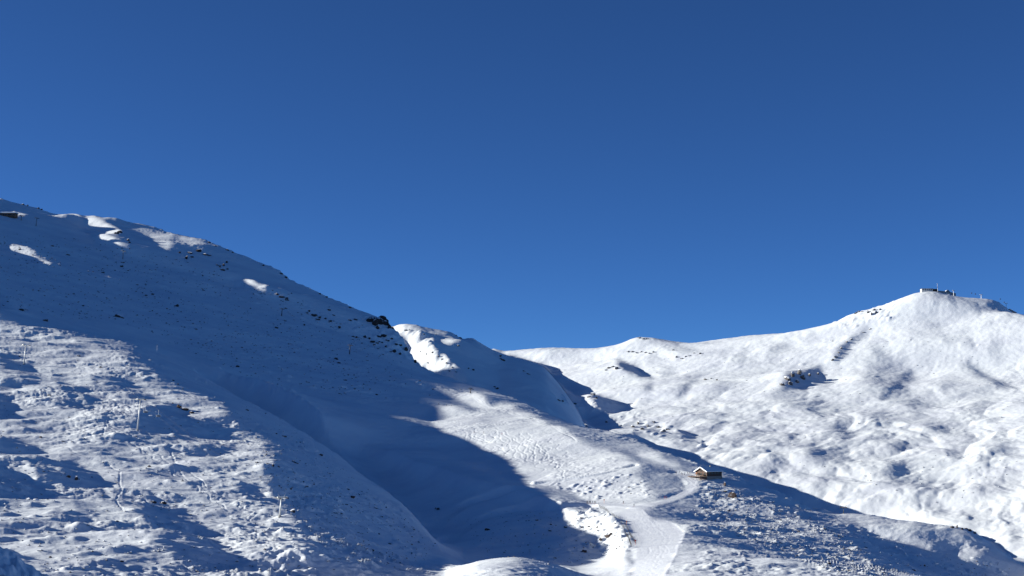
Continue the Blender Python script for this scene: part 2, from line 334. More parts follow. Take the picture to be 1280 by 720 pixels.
# ------------------------------------------------------------------ fine mesh
cu_ = np.concatenate([np.linspace(-0.77, -0.40, 60)[:-1], np.linspace(-0.40, 0.40, 1180), np.linspace(0.40, 0.77, 60)[1:]])
NC, NR = len(cu_), 760
fxg = np.interp(cu_, ug, np.arange(NU))
Ycols = np.zeros((NR, NC))
qf = np.linspace(qg[1], qg[-2], 1600)
prof = cubic(Hs, np.repeat(((qf-qg[0])/dq)[:, None], NC, 1), np.repeat(fxg[None, :], 1600, 0))
_, pyf = to_pix(cu_[None, :]*np.exp(qf)[:, None], np.exp(qf)[:, None], prof)
rise = np.maximum(-np.diff(pyf, axis=0), 0)
rm = np.minimum.accumulate(pyf, axis=0)[1:]
seen = (pyf[1:] <= rm+1.0) & (pyf[1:] < 745)
dens = 0.05+np.where(seen, rise+0.08, rise*0.06)
dens = blur1(dens, 4, 1); dens = blur1(dens, 3, 0)
cdf = np.concatenate([np.zeros((1, NC)), np.cumsum(dens, axis=0)]); cdf /= cdf[-1]
tt = np.linspace(0, 1, NR)
for j in range(NC): Ycols[:, j] = np.exp(np.interp(tt, cdf[:, j], qf))
UC = np.repeat(cu_[None, :], NR, 0); XX = UC*Ycols
H = cubic(Hs, (np.log(Ycols)-qg[0])/dq, np.repeat(fxg[None, :], NR, 0))
PX, PY = to_pix(XX, Ycols, H)

# drifts lie roughly down-wind: stretch the coordinates along one heading
ca, sa = math.cos(math.radians(25)), math.sin(math.radians(25))
WX = XX*ca+Ycols*sa; WY = -XX*sa+Ycols*ca
nearm = 1/(1+np.exp((Ycols-LY[7][np.clip(np.round(fxg).astype(int), 0, NU-1)][None, :])/40))     # 1 on the near massif
inA = sheet_at(blur(poly_mask([(-60,395),(0,397),(150,430),(215,470),(290,510),(350,570),(430,640),(520,720),(520,760),(-60,760)]), 6), PX, PY)*nearm
inB = sheet_at(blur(poly_mask([(865,592),(905,598),(1040,645),(1120,660),(1150,722),(880,722),(855,680),(880,630)]), 5), PX, PY)*nearm
calm = sheet_at(blur(poly_mask([(742,630),(800,627),(835,624),(854,616),(861,606),(855,597),(838,590),(850,588),(866,594),(872,604),(864,614),(845,624),(815,632),(802,638),(812,645),(840,652),(855,662),(852,676),(845,692),(838,705),(828,724),(788,724),(792,700),(793,680),(788,662),(775,648),(762,638)]), 1.2), PX, PY)*nearm
D = np.zeros_like(H)
# far mountains: swells, gullies, small broken ground
fm = 1-nearm
wx_ = WX+30*noise(WX/150, WY/150); wy_ = WY+30*noise(WX/150+50, WY/150)
low = np.clip((PY-430)/120, 0.38, 1)       # broken ground on the lower slopes, smoother snowfields above
D += fm*(4.0*noise(WX/260, WY/200)+low*(9.0*np.abs(noise(wx_/150+7, wy_/120))+3.4*np.abs(noise(wx_/62+3, wy_/50))+0.9*np.abs(noise(wx_/26, wy_/22)))+0.4*noise(WX/13, WY/11)+0.15*noise(WX/6, WY/5)-low*4.5*np.abs(noise(wx_/98+20, wy_/76))-low*1.2*np.abs(noise(wx_/38+30, wy_/30))-low*1.2)
# near massif
wiggle = noise(WX/90, WY/60)
D += nearm*(1-calm)*((1.3+0.9*inA+0.4*inB)*wiggle+(0.6+1.35*inA+0.9*inB)*noise(WX/40+5, WY/22)+(0.26+0.50*inA+0.35*inB)*noise(WX/18, WY/9)
     +(0.17+0.10*inA+0.20*inB)*(0.5-2*np.abs(noise(WX/8+2, WY/5)))*0.6+(0.05+0.05*inA+0.08*inB)*noise(WX/3.2, WY/2.2))
patch = np.clip(noise(WX/95+13, WY/55)*3.0+noise(WX/28, WY/18)*1.0-0.05, 0, 1)       # rough, stony ground between smooth drifts
rough_w = nearm*(1-calm)*patch*(0.42+0.30*inA+0.2*inB)
D += rough_w*(1.5*np.abs(noise(WX/11+3, WY/7))+0.9*np.abs(noise(WX/5.2+8, WY/3.6))+0.35*np.abs(noise(WX/2.4, WY/1.8))-0.5)
D += nearm*calm*0.04*noise(WX/3.0, WY/2.2)
H = H+D
PX, PY = to_pix(XX, Ycols, H)

# ------------------------------------------------------------------ foreground rows, from the camera's feet out to the survey
Yf = np.concatenate([np.linspace(3, 34, 12), np.linspace(35, 66, 96), np.exp(np.linspace(math.log(69), math.log(Ycols[0].min()*0.97), 14))])
Yfr = np.repeat(Yf[:, None], NC, 1); Xf = Yfr*cu_[None, :]
h0 = H[0][None, :]; y0 = Ycols[0][None, :]
Zf = -1.7+(h0+1.7)*(Yfr/y0)
_, za = pix_to(0.0, 702.0, 55.0)
fore = float(za)-0.47*(Xf+19.9)-np.where(Yfr > 55, ((Yfr-55)/5.0)**2, 0.0)
fore = 2.0-np.logaddexp(0, (2.0-fore)/1.0)
rough = 0.10*noise(Xf/0.8, Yfr/1.6)+0.16*np.abs(noise(Xf/0.35, Yfr/0.9))+0.13*noise(Xf/0.3, Yfr/0.8)+0.45*noise(Xf/6, Yfr/7)
d_ = fore+rough-Zf
Zf = Zf+np.logaddexp(0, d_/0.15)*0.15
NF = len(Yf)
XX = np.vstack([Xf, XX]); Ycols = np.vstack([Yfr, Ycols]); H = np.vstack([Zf, H]); NR = NR+NF
PX, PY = to_pix(XX, Ycols, H)

def hit_idx(px, py, lift=0.0):
    """row, column of the terrain vertex seen at a photo position"""
    j = int(np.argmin(np.abs(PX[-300]-px)))
    for _ in range(2):
        c = PY[NF:, j]; k = np.argmax(c <= py)
        if c[k] > py: k = int(np.argmin(c))
        k += NF
        j = int(np.clip(j+round((px-PX[k, j])/max(PX[k, min(j+1, NC-1)]-PX[k, j], 1e-6)), 0, NC-1))
    return int(k), j
def ground(X, Y):
    """height of the finished terrain"""
    fj = np.clip(np.interp(X/Y, cu_, np.arange(NC)), 0, NC-1.001); j = int(fj); a = fj-j
    z0 = np.interp(Y, Ycols[:, j], H[:, j]); z1 = np.interp(Y, Ycols[:, j+1], H[:, j+1])
    return z0*(1-a)+z1*a
def spot(px, py):
    k, j = hit_idx(px, py)
    return XX[k, j], Ycols[k, j]

def splat(X, Y, R, hgt, power=2, ax=1.0, rot=0.0):
    """raise (or sink) a rounded swelling"""
    u = X/Y; j0, j1 = np.searchsorted(cu_, [u-1.3*R*max(ax,1)/Y, u+1.3*R*max(ax,1)/Y])
    jc = min(max((j0+j1)//2, 0), NC-1)
    k0, k1 = np.searchsorted(Ycols[:, jc], [Y-1.3*R*max(ax,1), Y+1.3*R*max(ax,1)])
    k0 -= 2; k1 += 3; j0 -= 1; j1 += 2
    if k0 < 0 or j0 < 0 or k1 >= NR or j1 >= NC: return
    dx = XX[k0:k1, j0:j1]-X; dy = Ycols[k0:k1, j0:j1]-Y
    c, s = math.cos(rot), math.sin(rot)
    a = (dx*c+dy*s)/ax; b = -dx*s+dy*c
    d2 = (a*a+b*b)/(R*R)
    H[k0:k1, j0:j1] += hgt*np.clip(1-d2, 0, 1)**power

# piste: graded along its centre line
def graded(pts, step=2.0):
    """world polyline (X, Y, half width) from photo points"""
    P = [];
    for px, py, w in pts:
        X, Y = spot(px, py); P.append((X, Y, w))
    P = np.array(P); s = np.concatenate([[0], np.cumsum(np.hypot(np.diff(P[:, 0]), np.diff(P[:, 1])))])
    sq = np.arange(0, s[-1], step)
    return np.stack([pchip(sq, s, P[:, i]) for i in range(3)], 1)
def grade(pts, shoulder=5.0, sink=0.0, smooth=12, amount=1.0):
    C = graded(pts)
    z = np.array([ground(x, y) for x, y, _ in C])
    z = blur1(z, smooth, 0)-sink
    umin, umax = (C[:, 0]/C[:, 1]).min()-0.03, (C[:, 0]/C[:, 1]).max()+0.03
    j0, j1 = np.searchsorted(cu_, [umin, umax])
    yy = Ycols[:, j0:j1]; m = (yy > C[:, 1].min()-30) & (yy < C[:, 1].max()+30)
    kk, jj = np.nonzero(m); jj += j0
    vx = XX[kk, jj]; vy = Ycols[kk, jj]
    best = np.full(len(kk), 1e9); bz = np.zeros(len(kk)); bw = np.ones(len(kk))
    for (x, y, w), zz in zip(C, z):
        d = np.hypot(vx-x, vy-y)-w; b = d < best
        best[b] = d[b]; bz[b] = zz; bw[b] = w
    t = np.clip(1-best/shoulder, 0, 1); t = t*t*(3-2*t)*amount
    H[kk, jj] = H[kk, jj]*(1-t)+bz*t
    return kk, jj, best
PISTE = [(848,591,4.0),(862,596,4.0),(867.5,605,3.6),(859,616,3.4),(840,624,3.2),(818,630,3.6),(800,634,6),(797,645,11),(812,657,13),(824,668,12.5),(824,683,10.5),(818,698,9),(812,712,8.5),(806,735,8),(800,760,8)]
piste_on = np.zeros((NR, NC), bool)
k, j, b = grade([(738,630.5,2.0),(760,631,2.8),(785,632.5,3.5),(806,634,4)], 5, 0, 12, 0.5); piste_on[k[b < 0.6], j[b < 0.6]] = True
k, j, b = grade(PISTE[:7], 4, 0, 6, 0.55); piste_on[k[b < 0.6], j[b < 0.6]] = True
k, j, b = grade(PISTE[6:], 9, 0, 10, 0.12); piste_on[k[b < 0.6], j[b < 0.6]] = True
grade([(655,609,1.5),(625,616,2),(600,623,2.5),(572,637,3),(552,652,3),(545,664,3)], 6, 2.4)
grade([(735,631.5,2),(700,633,2.5),(660,634,2.5),(632,638,3),(605,648,3),(575,664,3),(556,678,3)], 6, 2.4)
grade([(668,605,1.2),(690,601,1.5),(720,597,1.5),(750,592,1.5),(775,586,1.3),(794,581,1.2)], 2.5, -0.3)
# bright windrow left by the groomer along the right-hand edge
C = graded([(803,637,1),(812,645,1),(830,650,1),(846,656,1),(855,663,1),(853,674,1),(846,690,1),(838,705,1),(830,720,1)], 0.7)
for x, y, _ in C: splat(x, y, 1.4, 0.05)

# swellings of snow over boulders
def scatter(n, pts, rmin, rmax, kmin, kmax, power=1.6, px_far=0):
    xs = [p[0] for p in pts]; ys = [p[1] for p in pts]; m = poly_mask(pts); c = 0; res = []
    while c < n:
        x = rng.uniform(min(xs), max(xs)); y = rng.uniform(min(ys), max(ys)); c += 1
        if sheet_at(m, np.array([x]), np.array([y]))[0] < 0.5: continue
        X, Y = spot(x, y); R = rmin*(rmax/rmin)**(rng.random()**2.2)
        splat(X, Y, R, R*rng.uniform(kmin, kmax), power, rng.uniform(1, 2.2), rng.uniform(-0.5, 1.0))
        res.append((X, Y, R, x, y))
    return res
LOWER_LEFT = [(0,400),(90,418),(180,440),(290,510),(350,570),(430,650),(500,722),(0,722)]
scatter(1900, LOWER_LEFT, 0.8, 5.0, 0.08, 0.32, 2.0)
scatter(600, [(290,640),(335,625),(400,722),(270,722)], 0.6, 2.6, 0.12, 0.35, 2)
scatter(900, [(200,545),(330,560),(400,600),(440,640),(460,722),(330,650),(230,600)], 0.6, 2.4, 0.12, 0.4)
scatter(1200, [(330,520),(420,575),(500,632),(550,682),(540,720),(430,722),(360,620)], 0.7, 2.4, 0.2, 0.45)
scatter(600, [(560,650),(640,640),(720,640),(735,680),(700,700),(600,690)], 0.7, 2.6, 0.1, 0.3)
scatter(420, [(708,640),(735,640),(748,634),(778,656),(788,678),(785,690),(765,695),(742,675)], 0.5, 1.8, 0.15, 0.5)
scatter(260, [(712,645),(735,640),(748,634),(778,656),(788,678),(785,690),(765,695),(742,690),(722,672)], 0.9, 3.0, 0.35, 0.75, 1.3)
scatter(300, [(680,607),(800,590),(815,618),(740,626)], 0.8, 2.6, 0.25, 0.5)
BOULDERS = [(885,608),(910,605),(950,620),(1000,640),(1050,665),(1085,692),(1110,722),(1040,716),(980,692),(930,674),(880,650),(860,640),(880,625)]
scatter(1700, BOULDERS, 0.6, 3.0, 0.2, 0.55)
scatter(300, [(870,690),(930,690),(940,722),(890,722)], 0.6, 2.6, 0.1, 0.3, 2)
scatter(900, [(935,600),(1040,645),(1150,690),(1250,700),(1270,722),(1060,722),(1100,690)], 0.7, 2.6, 0.15, 0.45)
scatter(1900, [(0,300),(110,310),(230,330),(420,410),(560,480),(500,520),(330,490),(180,420),(0,390)], 1.0, 4.0, 0.15, 0.5)
scatter(420, [(440,395),(485,400),(515,450),(480,445),(445,425)], 1.2, 4.5, 0.25, 0.5)
scatter(300, [(640,445),(800,430),(1040,410),(1160,370),(1278,400),(1278,690),(1100,640),(900,580),(760,530),(660,490)], 3, 12, 0.06, 0.20)
scatter(500, [(680,495),(770,500),(870,545),(900,570),(780,535)], 3, 11, 0.15, 0.4)
scatter(260, [(500,412),(535,420),(575,470),(540,455)], 3, 10, 0.15, 0.35)
scatter(200, [(1040,400),(1120,376),(1120,400),(1050,412)], 3, 9, 0.15, 0.4)

# ski tracks: shallow grooves with a thrown-up lip
def track(pts, depth=0.2, R=0.6, wob=0.0, ph=0.0, wl_=14.0):
    C = graded([(a, b, 1) for a, b in pts], 0.5)
    n = len(C); s = np.arange(n)*0.5
    for i in range(n):
        off = wob*math.sin(s[i]*2*math.pi/wl_+ph)
        i2 = min(i+1, n-1); i1 = max(i-1, 0)
        tx, ty = C[i2, 0]-C[i1, 0], C[i2, 1]-C[i1, 1]; L = math.hypot(tx, ty) or 1
        x = C[i, 0]-ty/L*off; y = C[i, 1]+tx/L*off
        splat(x, y, R, -depth*0.5); splat(x+R*1.1, y+0.3, R*0.8, depth*0.18)
T1 = [(138,438),(139,446),(132,452),(138,461),(150,475),(160,490),(168,500),(160,512),(150,520)]
track(T1, 0.3, 0.7, 1.5); track([(x+5, y+2) for x, y in T1], 0.3, 0.7, 2, 1.5)
track([(148,505),(135,516),(132,526),(137,534),(145,540),(160,550),(176,562),(188,569)], 0.3, 0.7)
track([(122,520),(130,518),(136,524),(132,533),(128,545)], 0.3, 0.7)
track([(150,590),(149,602),(151,613),(146,622),(149,632),(153,639)], 0.3, 0.7)
track([(48,545),(80,558),(110,572),(135,581),(148,588)], 0.3, 0.7)
track([(92,531),(104,539),(118,548)], 0.3, 0.7)
track([(155,543),(190,570),(214,588),(240,602),(262,622),(288,640)], 0.3, 0.7, 1.2, 0, 22)
track([(158,541),(196,568),(220,586),(250,600),(270,616),(300,624)], 0.3, 0.7, 1.0, 1, 25)
track([(213,563),(220,580),(243,596),(258,610)], 0.3, 0.7)
track([(262,612),(280,625),(300,632),(315,648),(325,670),(345,690),(365,705)], 0.3, 0.7, 2.2, 0, 18)
track([(300,620),(312,640),(325,660),(340,690),(360,700)], 0.3, 0.7, 2.2, 2, 20)
for i in range(26):
    x0 = rng.uniform(560, 690); y0 = 524+(x0-560)*0.17+rng.uniform(0, 14); x1 = x0+rng.uniform(0, 60); y1 = min(y0+rng.uniform(22, 50), 602)
    if y1 > 575+(x1-598)*0.42: y1 = 570+(x1-598)*0.40
    if y1 <= y0+5: continue
    track([(x0, y0), ((x0+x1)/2+rng.uniform(-10, 10), (y0+y1)/2), (x1, y1)], 0.32, 0.8, rng.uniform(1, 4), rng.uniform(0, 6), rng.uniform(14, 40))
for a in range(5):
    track([(590+a*6,498+a*1.5),(640+a*4,515+a*2),(690+a*5,534+a*2),(720,548+a)], 0.2, 0.8)
for i in range(9):
    o_ = rng.uniform(-0.8, 0.8)
    track([(798+o_*8,641),(812+o_*14,655),(824+o_*18,668),(823+o_*16,684),(817+o_*14,700),(810+o_*13,720)], 0.08, 0.6, rng.uniform(0.5, 2.5), rng.uniform(0, 6), rng.uniform(16, 40))
PX, PY = to_pix(XX, Ycols, H)

# ------------------------------------------------------------------ materials
def new_mat(name):
    m = bpy.data.materials.new(name); m.use_nodes = True
    nt = m.node_tree; nt.nodes.clear()
    o = nt.nodes.new('ShaderNodeOutputMaterial'); b = nt.nodes.new('ShaderNodeBsdfPrincipled')
    nt.links.new(b.outputs[0], o.inputs[0])
    return m, nt, b
def node(nt, t, **kw):
    n = nt.nodes.new(t)
    for k, v in kw.items(): setattr(n, k, v)
    return n
def snow_mat(name, s1, s2, strength, dist, tint=(0.865, 0.89, 0.90), shade_tone=0.94):
    m, nt, b = new_mat(name); L = nt.links.new
    tc = node(nt, 'ShaderNodeNewGeometry')
    n1 = node(nt, 'ShaderNodeTexNoise'); n1.inputs['Scale'].default_value = s1; n1.inputs['Detail'].default_value = 7; n1.inputs['Roughness'].default_value = 0.62
    n2 = node(nt, 'ShaderNodeTexNoise'); n2.inputs['Scale'].default_value = s2; n2.inputs['Detail'].default_value = 6; n2.inputs['Roughness'].default_value = 0.6
    mp = node(nt, 'ShaderNodeMapping'); mp.inputs['Rotation'].default_value = (0, 0, 0.5); mp.inputs['Scale'].default_value = (0.5, 1.4, 1.0)
    rp = node(nt, 'ShaderNodeMapRange'); rp.inputs[1].default_value = 0.36; rp.inputs[2].default_value = 0.60
    L(tc.outputs['Position'], n1.inputs['Vector']); L(tc.outputs['Position'], mp.inputs['Vector']); L(mp.outputs[0], n2.inputs['Vector']); L(n2.outputs[0], rp.inputs[0])
    bp = node(nt, 'ShaderNodeBump'); bp.inputs['Strength'].default_value = strength; bp.inputs['Distance'].default_value = dist
    L(n1.outputs[0], bp.inputs['Height'])
    mix = node(nt, 'ShaderNodeMix', data_type='RGBA')
    mix.inputs[6].default_value = (tint[0]*shade_tone, tint[1]*shade_tone, tint[2]*(shade_tone*0.7+0.3), 1); mix.inputs[7].default_value = (*tint, 1)  # darker bluish patches: shaded relief of the snow put into its colour
    L(rp.outputs[0], mix.inputs[0]); L(mix.outputs[2], b.inputs['Base Color'])
    b.inputs['Roughness'].default_value = 0.65; b.inputs['Specular IOR Level'].default_value = 0.15
    L(bp.outputs[0], b.inputs['Normal'])
    return m
M_snow = snow_mat('wind_packed_snow', 0.35, 0.03, 0.55, 0.5, shade_tone=0.88)
M_far = snow_mat('toned_far_snow', 0.06, 0.012, 0.5, 1.2, shade_tone=0.86)
M_piste = snow_mat('groomed_snow', 0.9, 0.10, 0.6, 0.3, (0.84, 0.86, 0.89), shade_tone=0.9)

# ------------------------------------------------------------------ terrain meshes
V = np.stack([XX, Ycols, H], -1).reshape(-1, 3)
ii = np.arange(NR*NC).reshape(NR, NC)
Q = np.stack([ii[:-1, :-1], ii[:-1, 1:], ii[1:, 1:], ii[1:, :-1]], -1).reshape(-1, 4)
rowcol_far = ((Ycols[:-1, :-1] > np.interp(cu_[:-1], ug, LY[8])[None, :])).reshape(-1)
onp = (piste_on[:-1, :-1] & piste_on[1:, 1:] & piste_on[1:, :-1] & piste_on[:-1, 1:]).reshape(-1)
def sheet(name, sel, mat, kind='structure'):
    q = Q[sel]; used, inv = np.unique(q, return_inverse=True); inv = inv.reshape(-1)
    me = bpy.data.meshes.new(name); n = len(q)
    me.vertices.add(len(used)); me.vertices.foreach_set('co', V[used].astype(np.float32).ravel())
    me.loops.add(n*4); me.loops.foreach_set('vertex_index', inv.astype(np.int32))
    me.polygons.add(n); me.polygons.foreach_set('loop_start', np.arange(0, n*4, 4, dtype=np.int32)); me.polygons.foreach_set('loop_total', np.full(n, 4, np.int32))
    me.update(calc_edges=True); me.polygons.foreach_set('use_smooth', np.ones(n, bool)); me.materials.append(mat)
    o = bpy.data.objects.new(name, me); COL.objects.link(o); o['kind'] = kind
    return o
def struct_label(o, label, cat): o['label'] = label; o['category'] = cat
o = sheet('hillside', ~rowcol_far & ~onp, M_snow); struct_label(o, 'near snow-covered hillside with boulders, gullies and ski tracks', 'hillside')
o = sheet('ski_piste', onp & ~rowcol_far, M_piste); struct_label(o, 'groomed ski run curving down from the timber chalet', 'ski run')
o = sheet('mountain_range', rowcol_far, M_far); struct_label(o, 'sunlit white mountain range behind the hillside', 'mountains')

# ------------------------------------------------------------------ helpers for things
def flat_mat(name, col, rough=0.7, metal=0.0, var=0.25, scale=3.0, bump=0.0):
    m, nt, b = new_mat(name); L = nt.links.new
    tc = node(nt, 'ShaderNodeTexCoord'); n = node(nt, 'ShaderNodeTexNoise'); n.inputs['Scale'].default_value = scale; n.inputs['Detail'].default_value = 5
    L(tc.outputs['Object'], n.inputs['Vector'])
    mx = node(nt, 'ShaderNodeMix', data_type='RGBA')
    mx.inputs[6].default_value = (*[c*(1-var) for c in col], 1); mx.inputs[7].default_value = (*[min(c*(1+var), 1) for c in col], 1)
    L(n.outputs[0], mx.inputs[0]); L(mx.outputs[2], b.inputs['Base Color'])
    b.inputs['Roughness'].default_value = rough; b.inputs['Metallic'].default_value = metal
    if bump:
        bp = node(nt, 'ShaderNodeBump'); bp.inputs['Strength'].default_value = bump; L(n.outputs[0], bp.inputs['Height']); L(bp.outputs[0], b.inputs['Normal'])
    return m
def rock_mat(name, col, lo, hi):
    """bare rock, snow lying on the faces that look up"""
    m, nt, b = new_mat(name); L = nt.links.new
    g = node(nt, 'ShaderNodeNewGeometry'); sep = node(nt, 'ShaderNodeSeparateXYZ'); L(g.outputs['Normal'], sep.inputs[0])
    n = node(nt, 'ShaderNodeTexNoise'); n.inputs['Scale'].default_value = 0.8; n.inputs['Detail'].default_value = 6; L(g.outputs['Position'], n.inputs['Vector'])
    n2 = node(nt, 'ShaderNodeTexNoise'); n2.inputs['Scale'].default_value = 0.35; n2.inputs['Detail'].default_value = 4; L(g.outputs['Position'], n2.inputs['Vector'])
    add = node(nt, 'ShaderNodeMath', operation='MULTIPLY_ADD'); add.inputs[1].default_value = 0.7; L(n2.outputs[0], add.inputs[0]); L(sep.outputs['Z'], add.inputs[2])
    mr = node(nt, 'ShaderNodeMapRange'); mr.inputs[1].default_value = lo+0.35; mr.inputs[2].default_value = hi+0.35; L(add.outputs[0], mr.inputs[0])
    rc = node(nt, 'ShaderNodeMix', data_type='RGBA'); rc.inputs[6].default_value = (*[c*0.5 for c in col], 1); rc.inputs[7].default_value = (*[c*1.6 for c in col], 1); L(n.outputs[0], rc.inputs[0])
    mx = node(nt, 'ShaderNodeMix', data_type='RGBA'); L(mr.outputs[0], mx.inputs[0]); L(rc.outputs[2], mx.inputs[6]); mx.inputs[7].default_value = (0.85, 0.87, 0.9, 1)
    L(mx.outputs[2], b.inputs['Base Color']); b.inputs['Roughness'].default_value = 0.85
    return m
M_rock = rock_mat('dark_gneiss', (0.046, 0.029, 0.025), 0.62, 0.78)
M_rockfar = rock_mat('grey_gneiss', (0.10, 0.09, 0.085), 0.40, 0.62)
M_capped = rock_mat('snow_plastered_rock', (0.06, 0.05, 0.045), 0.12, 0.3)
M_steel = flat_mat('galvanised_steel', (0.62, 0.62, 0.60), 0.5, 0.3, 0.1)
M_darksteel = flat_mat('dark_steel', (0.09, 0.09, 0.10), 0.5, 0.4, 0.2)
M_black = flat_mat('black_rubber', (0.03, 0.03, 0.03), 0.8)
M_conc = flat_mat('concrete', (0.35, 0.34, 0.32), 0.9)
M_wood = flat_mat('weathered_timber', (0.13, 0.065, 0.035), 0.8, 0, 0.35, 4)
M_dkwood = flat_mat('dark_timber', (0.06, 0.035, 0.025), 0.8, 0, 0.3, 4)
M_larch = flat_mat('larch_boards', (0.085, 0.04, 0.022), 0.7, 0, 0.3, 4)
M_stone = flat_mat('rubble_stone', (0.22, 0.20, 0.18), 0.9, 0, 0.4, 2)
M_render = flat_mat('pale_render', (0.62, 0.60, 0.56), 0.8, 0, 0.08)
M_glass, _nt, _b = new_mat('window_glass'); _b.inputs['Base Color'].default_value = (0.02, 0.025, 0.03, 1); _b.inputs['Roughness'].default_value = 0.08
M_roofsnow = snow_mat('roof_snow', 1.5, 0.3, 0.3, 0.1)
M_grey = flat_mat('grey_cladding', (0.20, 0.21, 0.23), 0.6, 0.2, 0.15)
M_white = flat_mat('white_paint', (0.8, 0.8, 0.78), 0.5, 0, 0.05)
M_red = flat_mat('red_plastic', (0.55, 0.05, 0.03), 0.5); M_orange = flat_mat('orange_plastic', (0.75, 0.22, 0.04), 0.5)
M_cloth = {n: flat_mat(n+'_cloth', c, 0.8) for n, c in dict(black=(0.02,0.02,0.025), navy=(0.03,0.05,0.12), red=(0.5,0.04,0.04), orange=(0.7,0.22,0.05), teal=(0.04,0.25,0.3), grey=(0.12,0.12,0.13), yellow=(0.7,0.55,0.06), white=(0.75,0.75,0.75)).items()}
M_skin = flat_mat('skin', (0.55, 0.36, 0.27), 0.6)

class MB:
    def __init__(s): s.v = []; s.f = []
    def add(s, vs, fs):
        n = len(s.v); s.v += [tuple(v) for v in vs]; s.f += [tuple(i+n for i in f) for f in fs]; return s
    def box(s, c, d, M=None):
        vs = [Vector((c[0]+x*d[0]/2, c[1]+y*d[1]/2, c[2]+z*d[2]/2)) for x in (-1, 1) for y in (-1, 1) for z in (-1, 1)]
        if M: vs = [M @ v for v in vs]
        return s.add(vs, [(0,1,3,2),(4,6,7,5),(0,4,5,1),(2,3,7,6),(0,2,6,4),(1,5,7,3)])
    def tube(s, a, b, r0, r1=None, n=10):
        a = Vector(a); b = Vector(b); r1 = r0 if r1 is None else r1
        q = (b-a).to_track_quat('Z', 'Y'); vs = []
        for p, r in ((a, r0), (b, r1)):
            for i in range(n):
                t = 2*math.pi*i/n; vs.append(p+q @ Vector((r*math.cos(t), r*math.sin(t), 0)))
        fs = [(i, (i+1) % n, n+(i+1) % n, n+i) for i in range(n)]+[tuple(range(n-1, -1, -1)), tuple(range(n, 2*n))]
        return s.add(vs, fs)
    def prism(s, prof, y0, y1):
        """profile in xz pushed along y"""
        n = len(prof); vs = [(x, y0, z) for x, z in prof]+[(x, y1, z) for x, z in prof]
        return s.add(vs, [(i, (i+1) % n, n+(i+1) % n, n+i) for i in range(n)]+[tuple(range(n-1, -1, -1)), tuple(range(n, 2*n))])
    def build(s, name, mat, parent=None, smooth=False):
        me = bpy.data.meshes.new(name); me.from_pydata(s.v, [], s.f)
        bm = bmesh.new(); bm.from_mesh(me); bmesh.ops.recalc_face_normals(bm, faces=bm.faces); bm.to_mesh(me); bm.free()
        me.materials.append(mat)
        if smooth:
            for p in me.polygons: p.use_smooth = True
        o = bpy.data.objects.new(name, me); COL.objects.link(o)
        if parent: o.parent = parent
        return o
def tag(o, label, cat, group=None):
    o['label'] = label; o['category'] = cat
    if group: o['group'] = group
    return o
def empty(name, loc, rz=0.0, label=None, cat=None, group=None):
    o = bpy.data.objects.new(name, None); COL.objects.link(o); o.location = loc; o.rotation_euler = (0, 0, rz); o.empty_display_size = 0.5
    if label: tag(o, label, cat, group)
    return o
def copy_tree(o, parent=None):
    c = o.copy(); COL.objects.link(c); c.parent = parent
    for ch in [x for x in bpy.data.objects if x.parent == o]: copy_tree(ch, c)
    return c
def at(px, py, dz=0.0):
    X, Y = spot(px, py); return Vector((X, Y, ground(X, Y)+dz))

# ------------------------------------------------------------------ ski lift pylons
def pylon(px, py, h, head, label, group, tilt=7.0, arm=5.0, mast=0.45, footing=True, M_steel=M_steel):
    p = at(px, py, -0.3)
    r = empty('lift_pylon', p, head, label, 'lift pylon', group)
    r.rotation_euler = (0, math.radians(tilt), head)
    if footing: MB().tube((0,0,-1.2), (0,0,0.7), mast*2.0, mast*1.7, 8).build('footing', M_conc, r)
    MB().tube((0,0,0.3), (0,0,h), mast, mast*0.62, 12).build('mast', M_steel, r, True)
    MB().box((0,0,h), (0.5, arm, 0.55)).build('crossarm', M_steel, r)
    for sd in (-1, 1):
        y = sd*arm*0.46
        sh = MB(); sh.box((0, y, h-0.45), (4.2, 0.18, 0.35)); s = sh.build('sheave_train', M_darksteel, r)
        for i in range(4):
            x = -1.7+i*1.13; MB().tube((x, y-0.14, h-0.25), (x, y+0.14, h-0.25), 0.26, None, 10).build('sheave_wheel', M_black, s)
        MB().tube((0, y*0.55, h+0.2), (0, y*1.05, h+1.5), 0.10).build('lifting_frame', M_steel, r)
        w = MB(); w.box((0, y+sd*0.5, h-0.35), (3.2, 0.6, 0.06)); w.build('catwalk', M_steel, r)
    l = MB()
    for sd in (-0.2, 0.2): l.tube((-mast-0.15, sd, 0.8), (-mast*0.7-0.12, sd, h-0.4), 0.03, None, 5)
    for i in range(int(h/0.6)): l.box((-mast-0.12, 0, 1+i*0.6), (0.03, 0.4, 0.03))
    l.build('ladder', M_steel, r)
    return r, p+Vector((math.sin(math.radians(tilt))*math.cos(head)*h, math.sin(math.radians(tilt))*math.sin(head)*h, h))
G1 = 'pylons of the chairlift across the sunlit shoulder'
def pylon_h(px, py, hpx): X, Y = spot(px, py); return hpx*Y/F
lift1 = []
for px, py, hpx, lab in [(30,456,25,'pale steel lift pylon standing beside a snow hummock, first above the hanging chairs'),(171.5,538.5,41,'tall pale steel lift pylon next to two hanging chairs and curving ski tracks'),(350,647,25,'pale steel lift pylon standing beside a white snow-capped boulder')]:
    lift1.append(pylon(px, py, min(pylon_h(px, py, hpx), 19.0), math.radians(-35 if px > 100 else -40), lab, G1, 6, 5.4, 0.46))
G2 = 'pylons of the lift on the shaded upper hillside'
lift2 = []
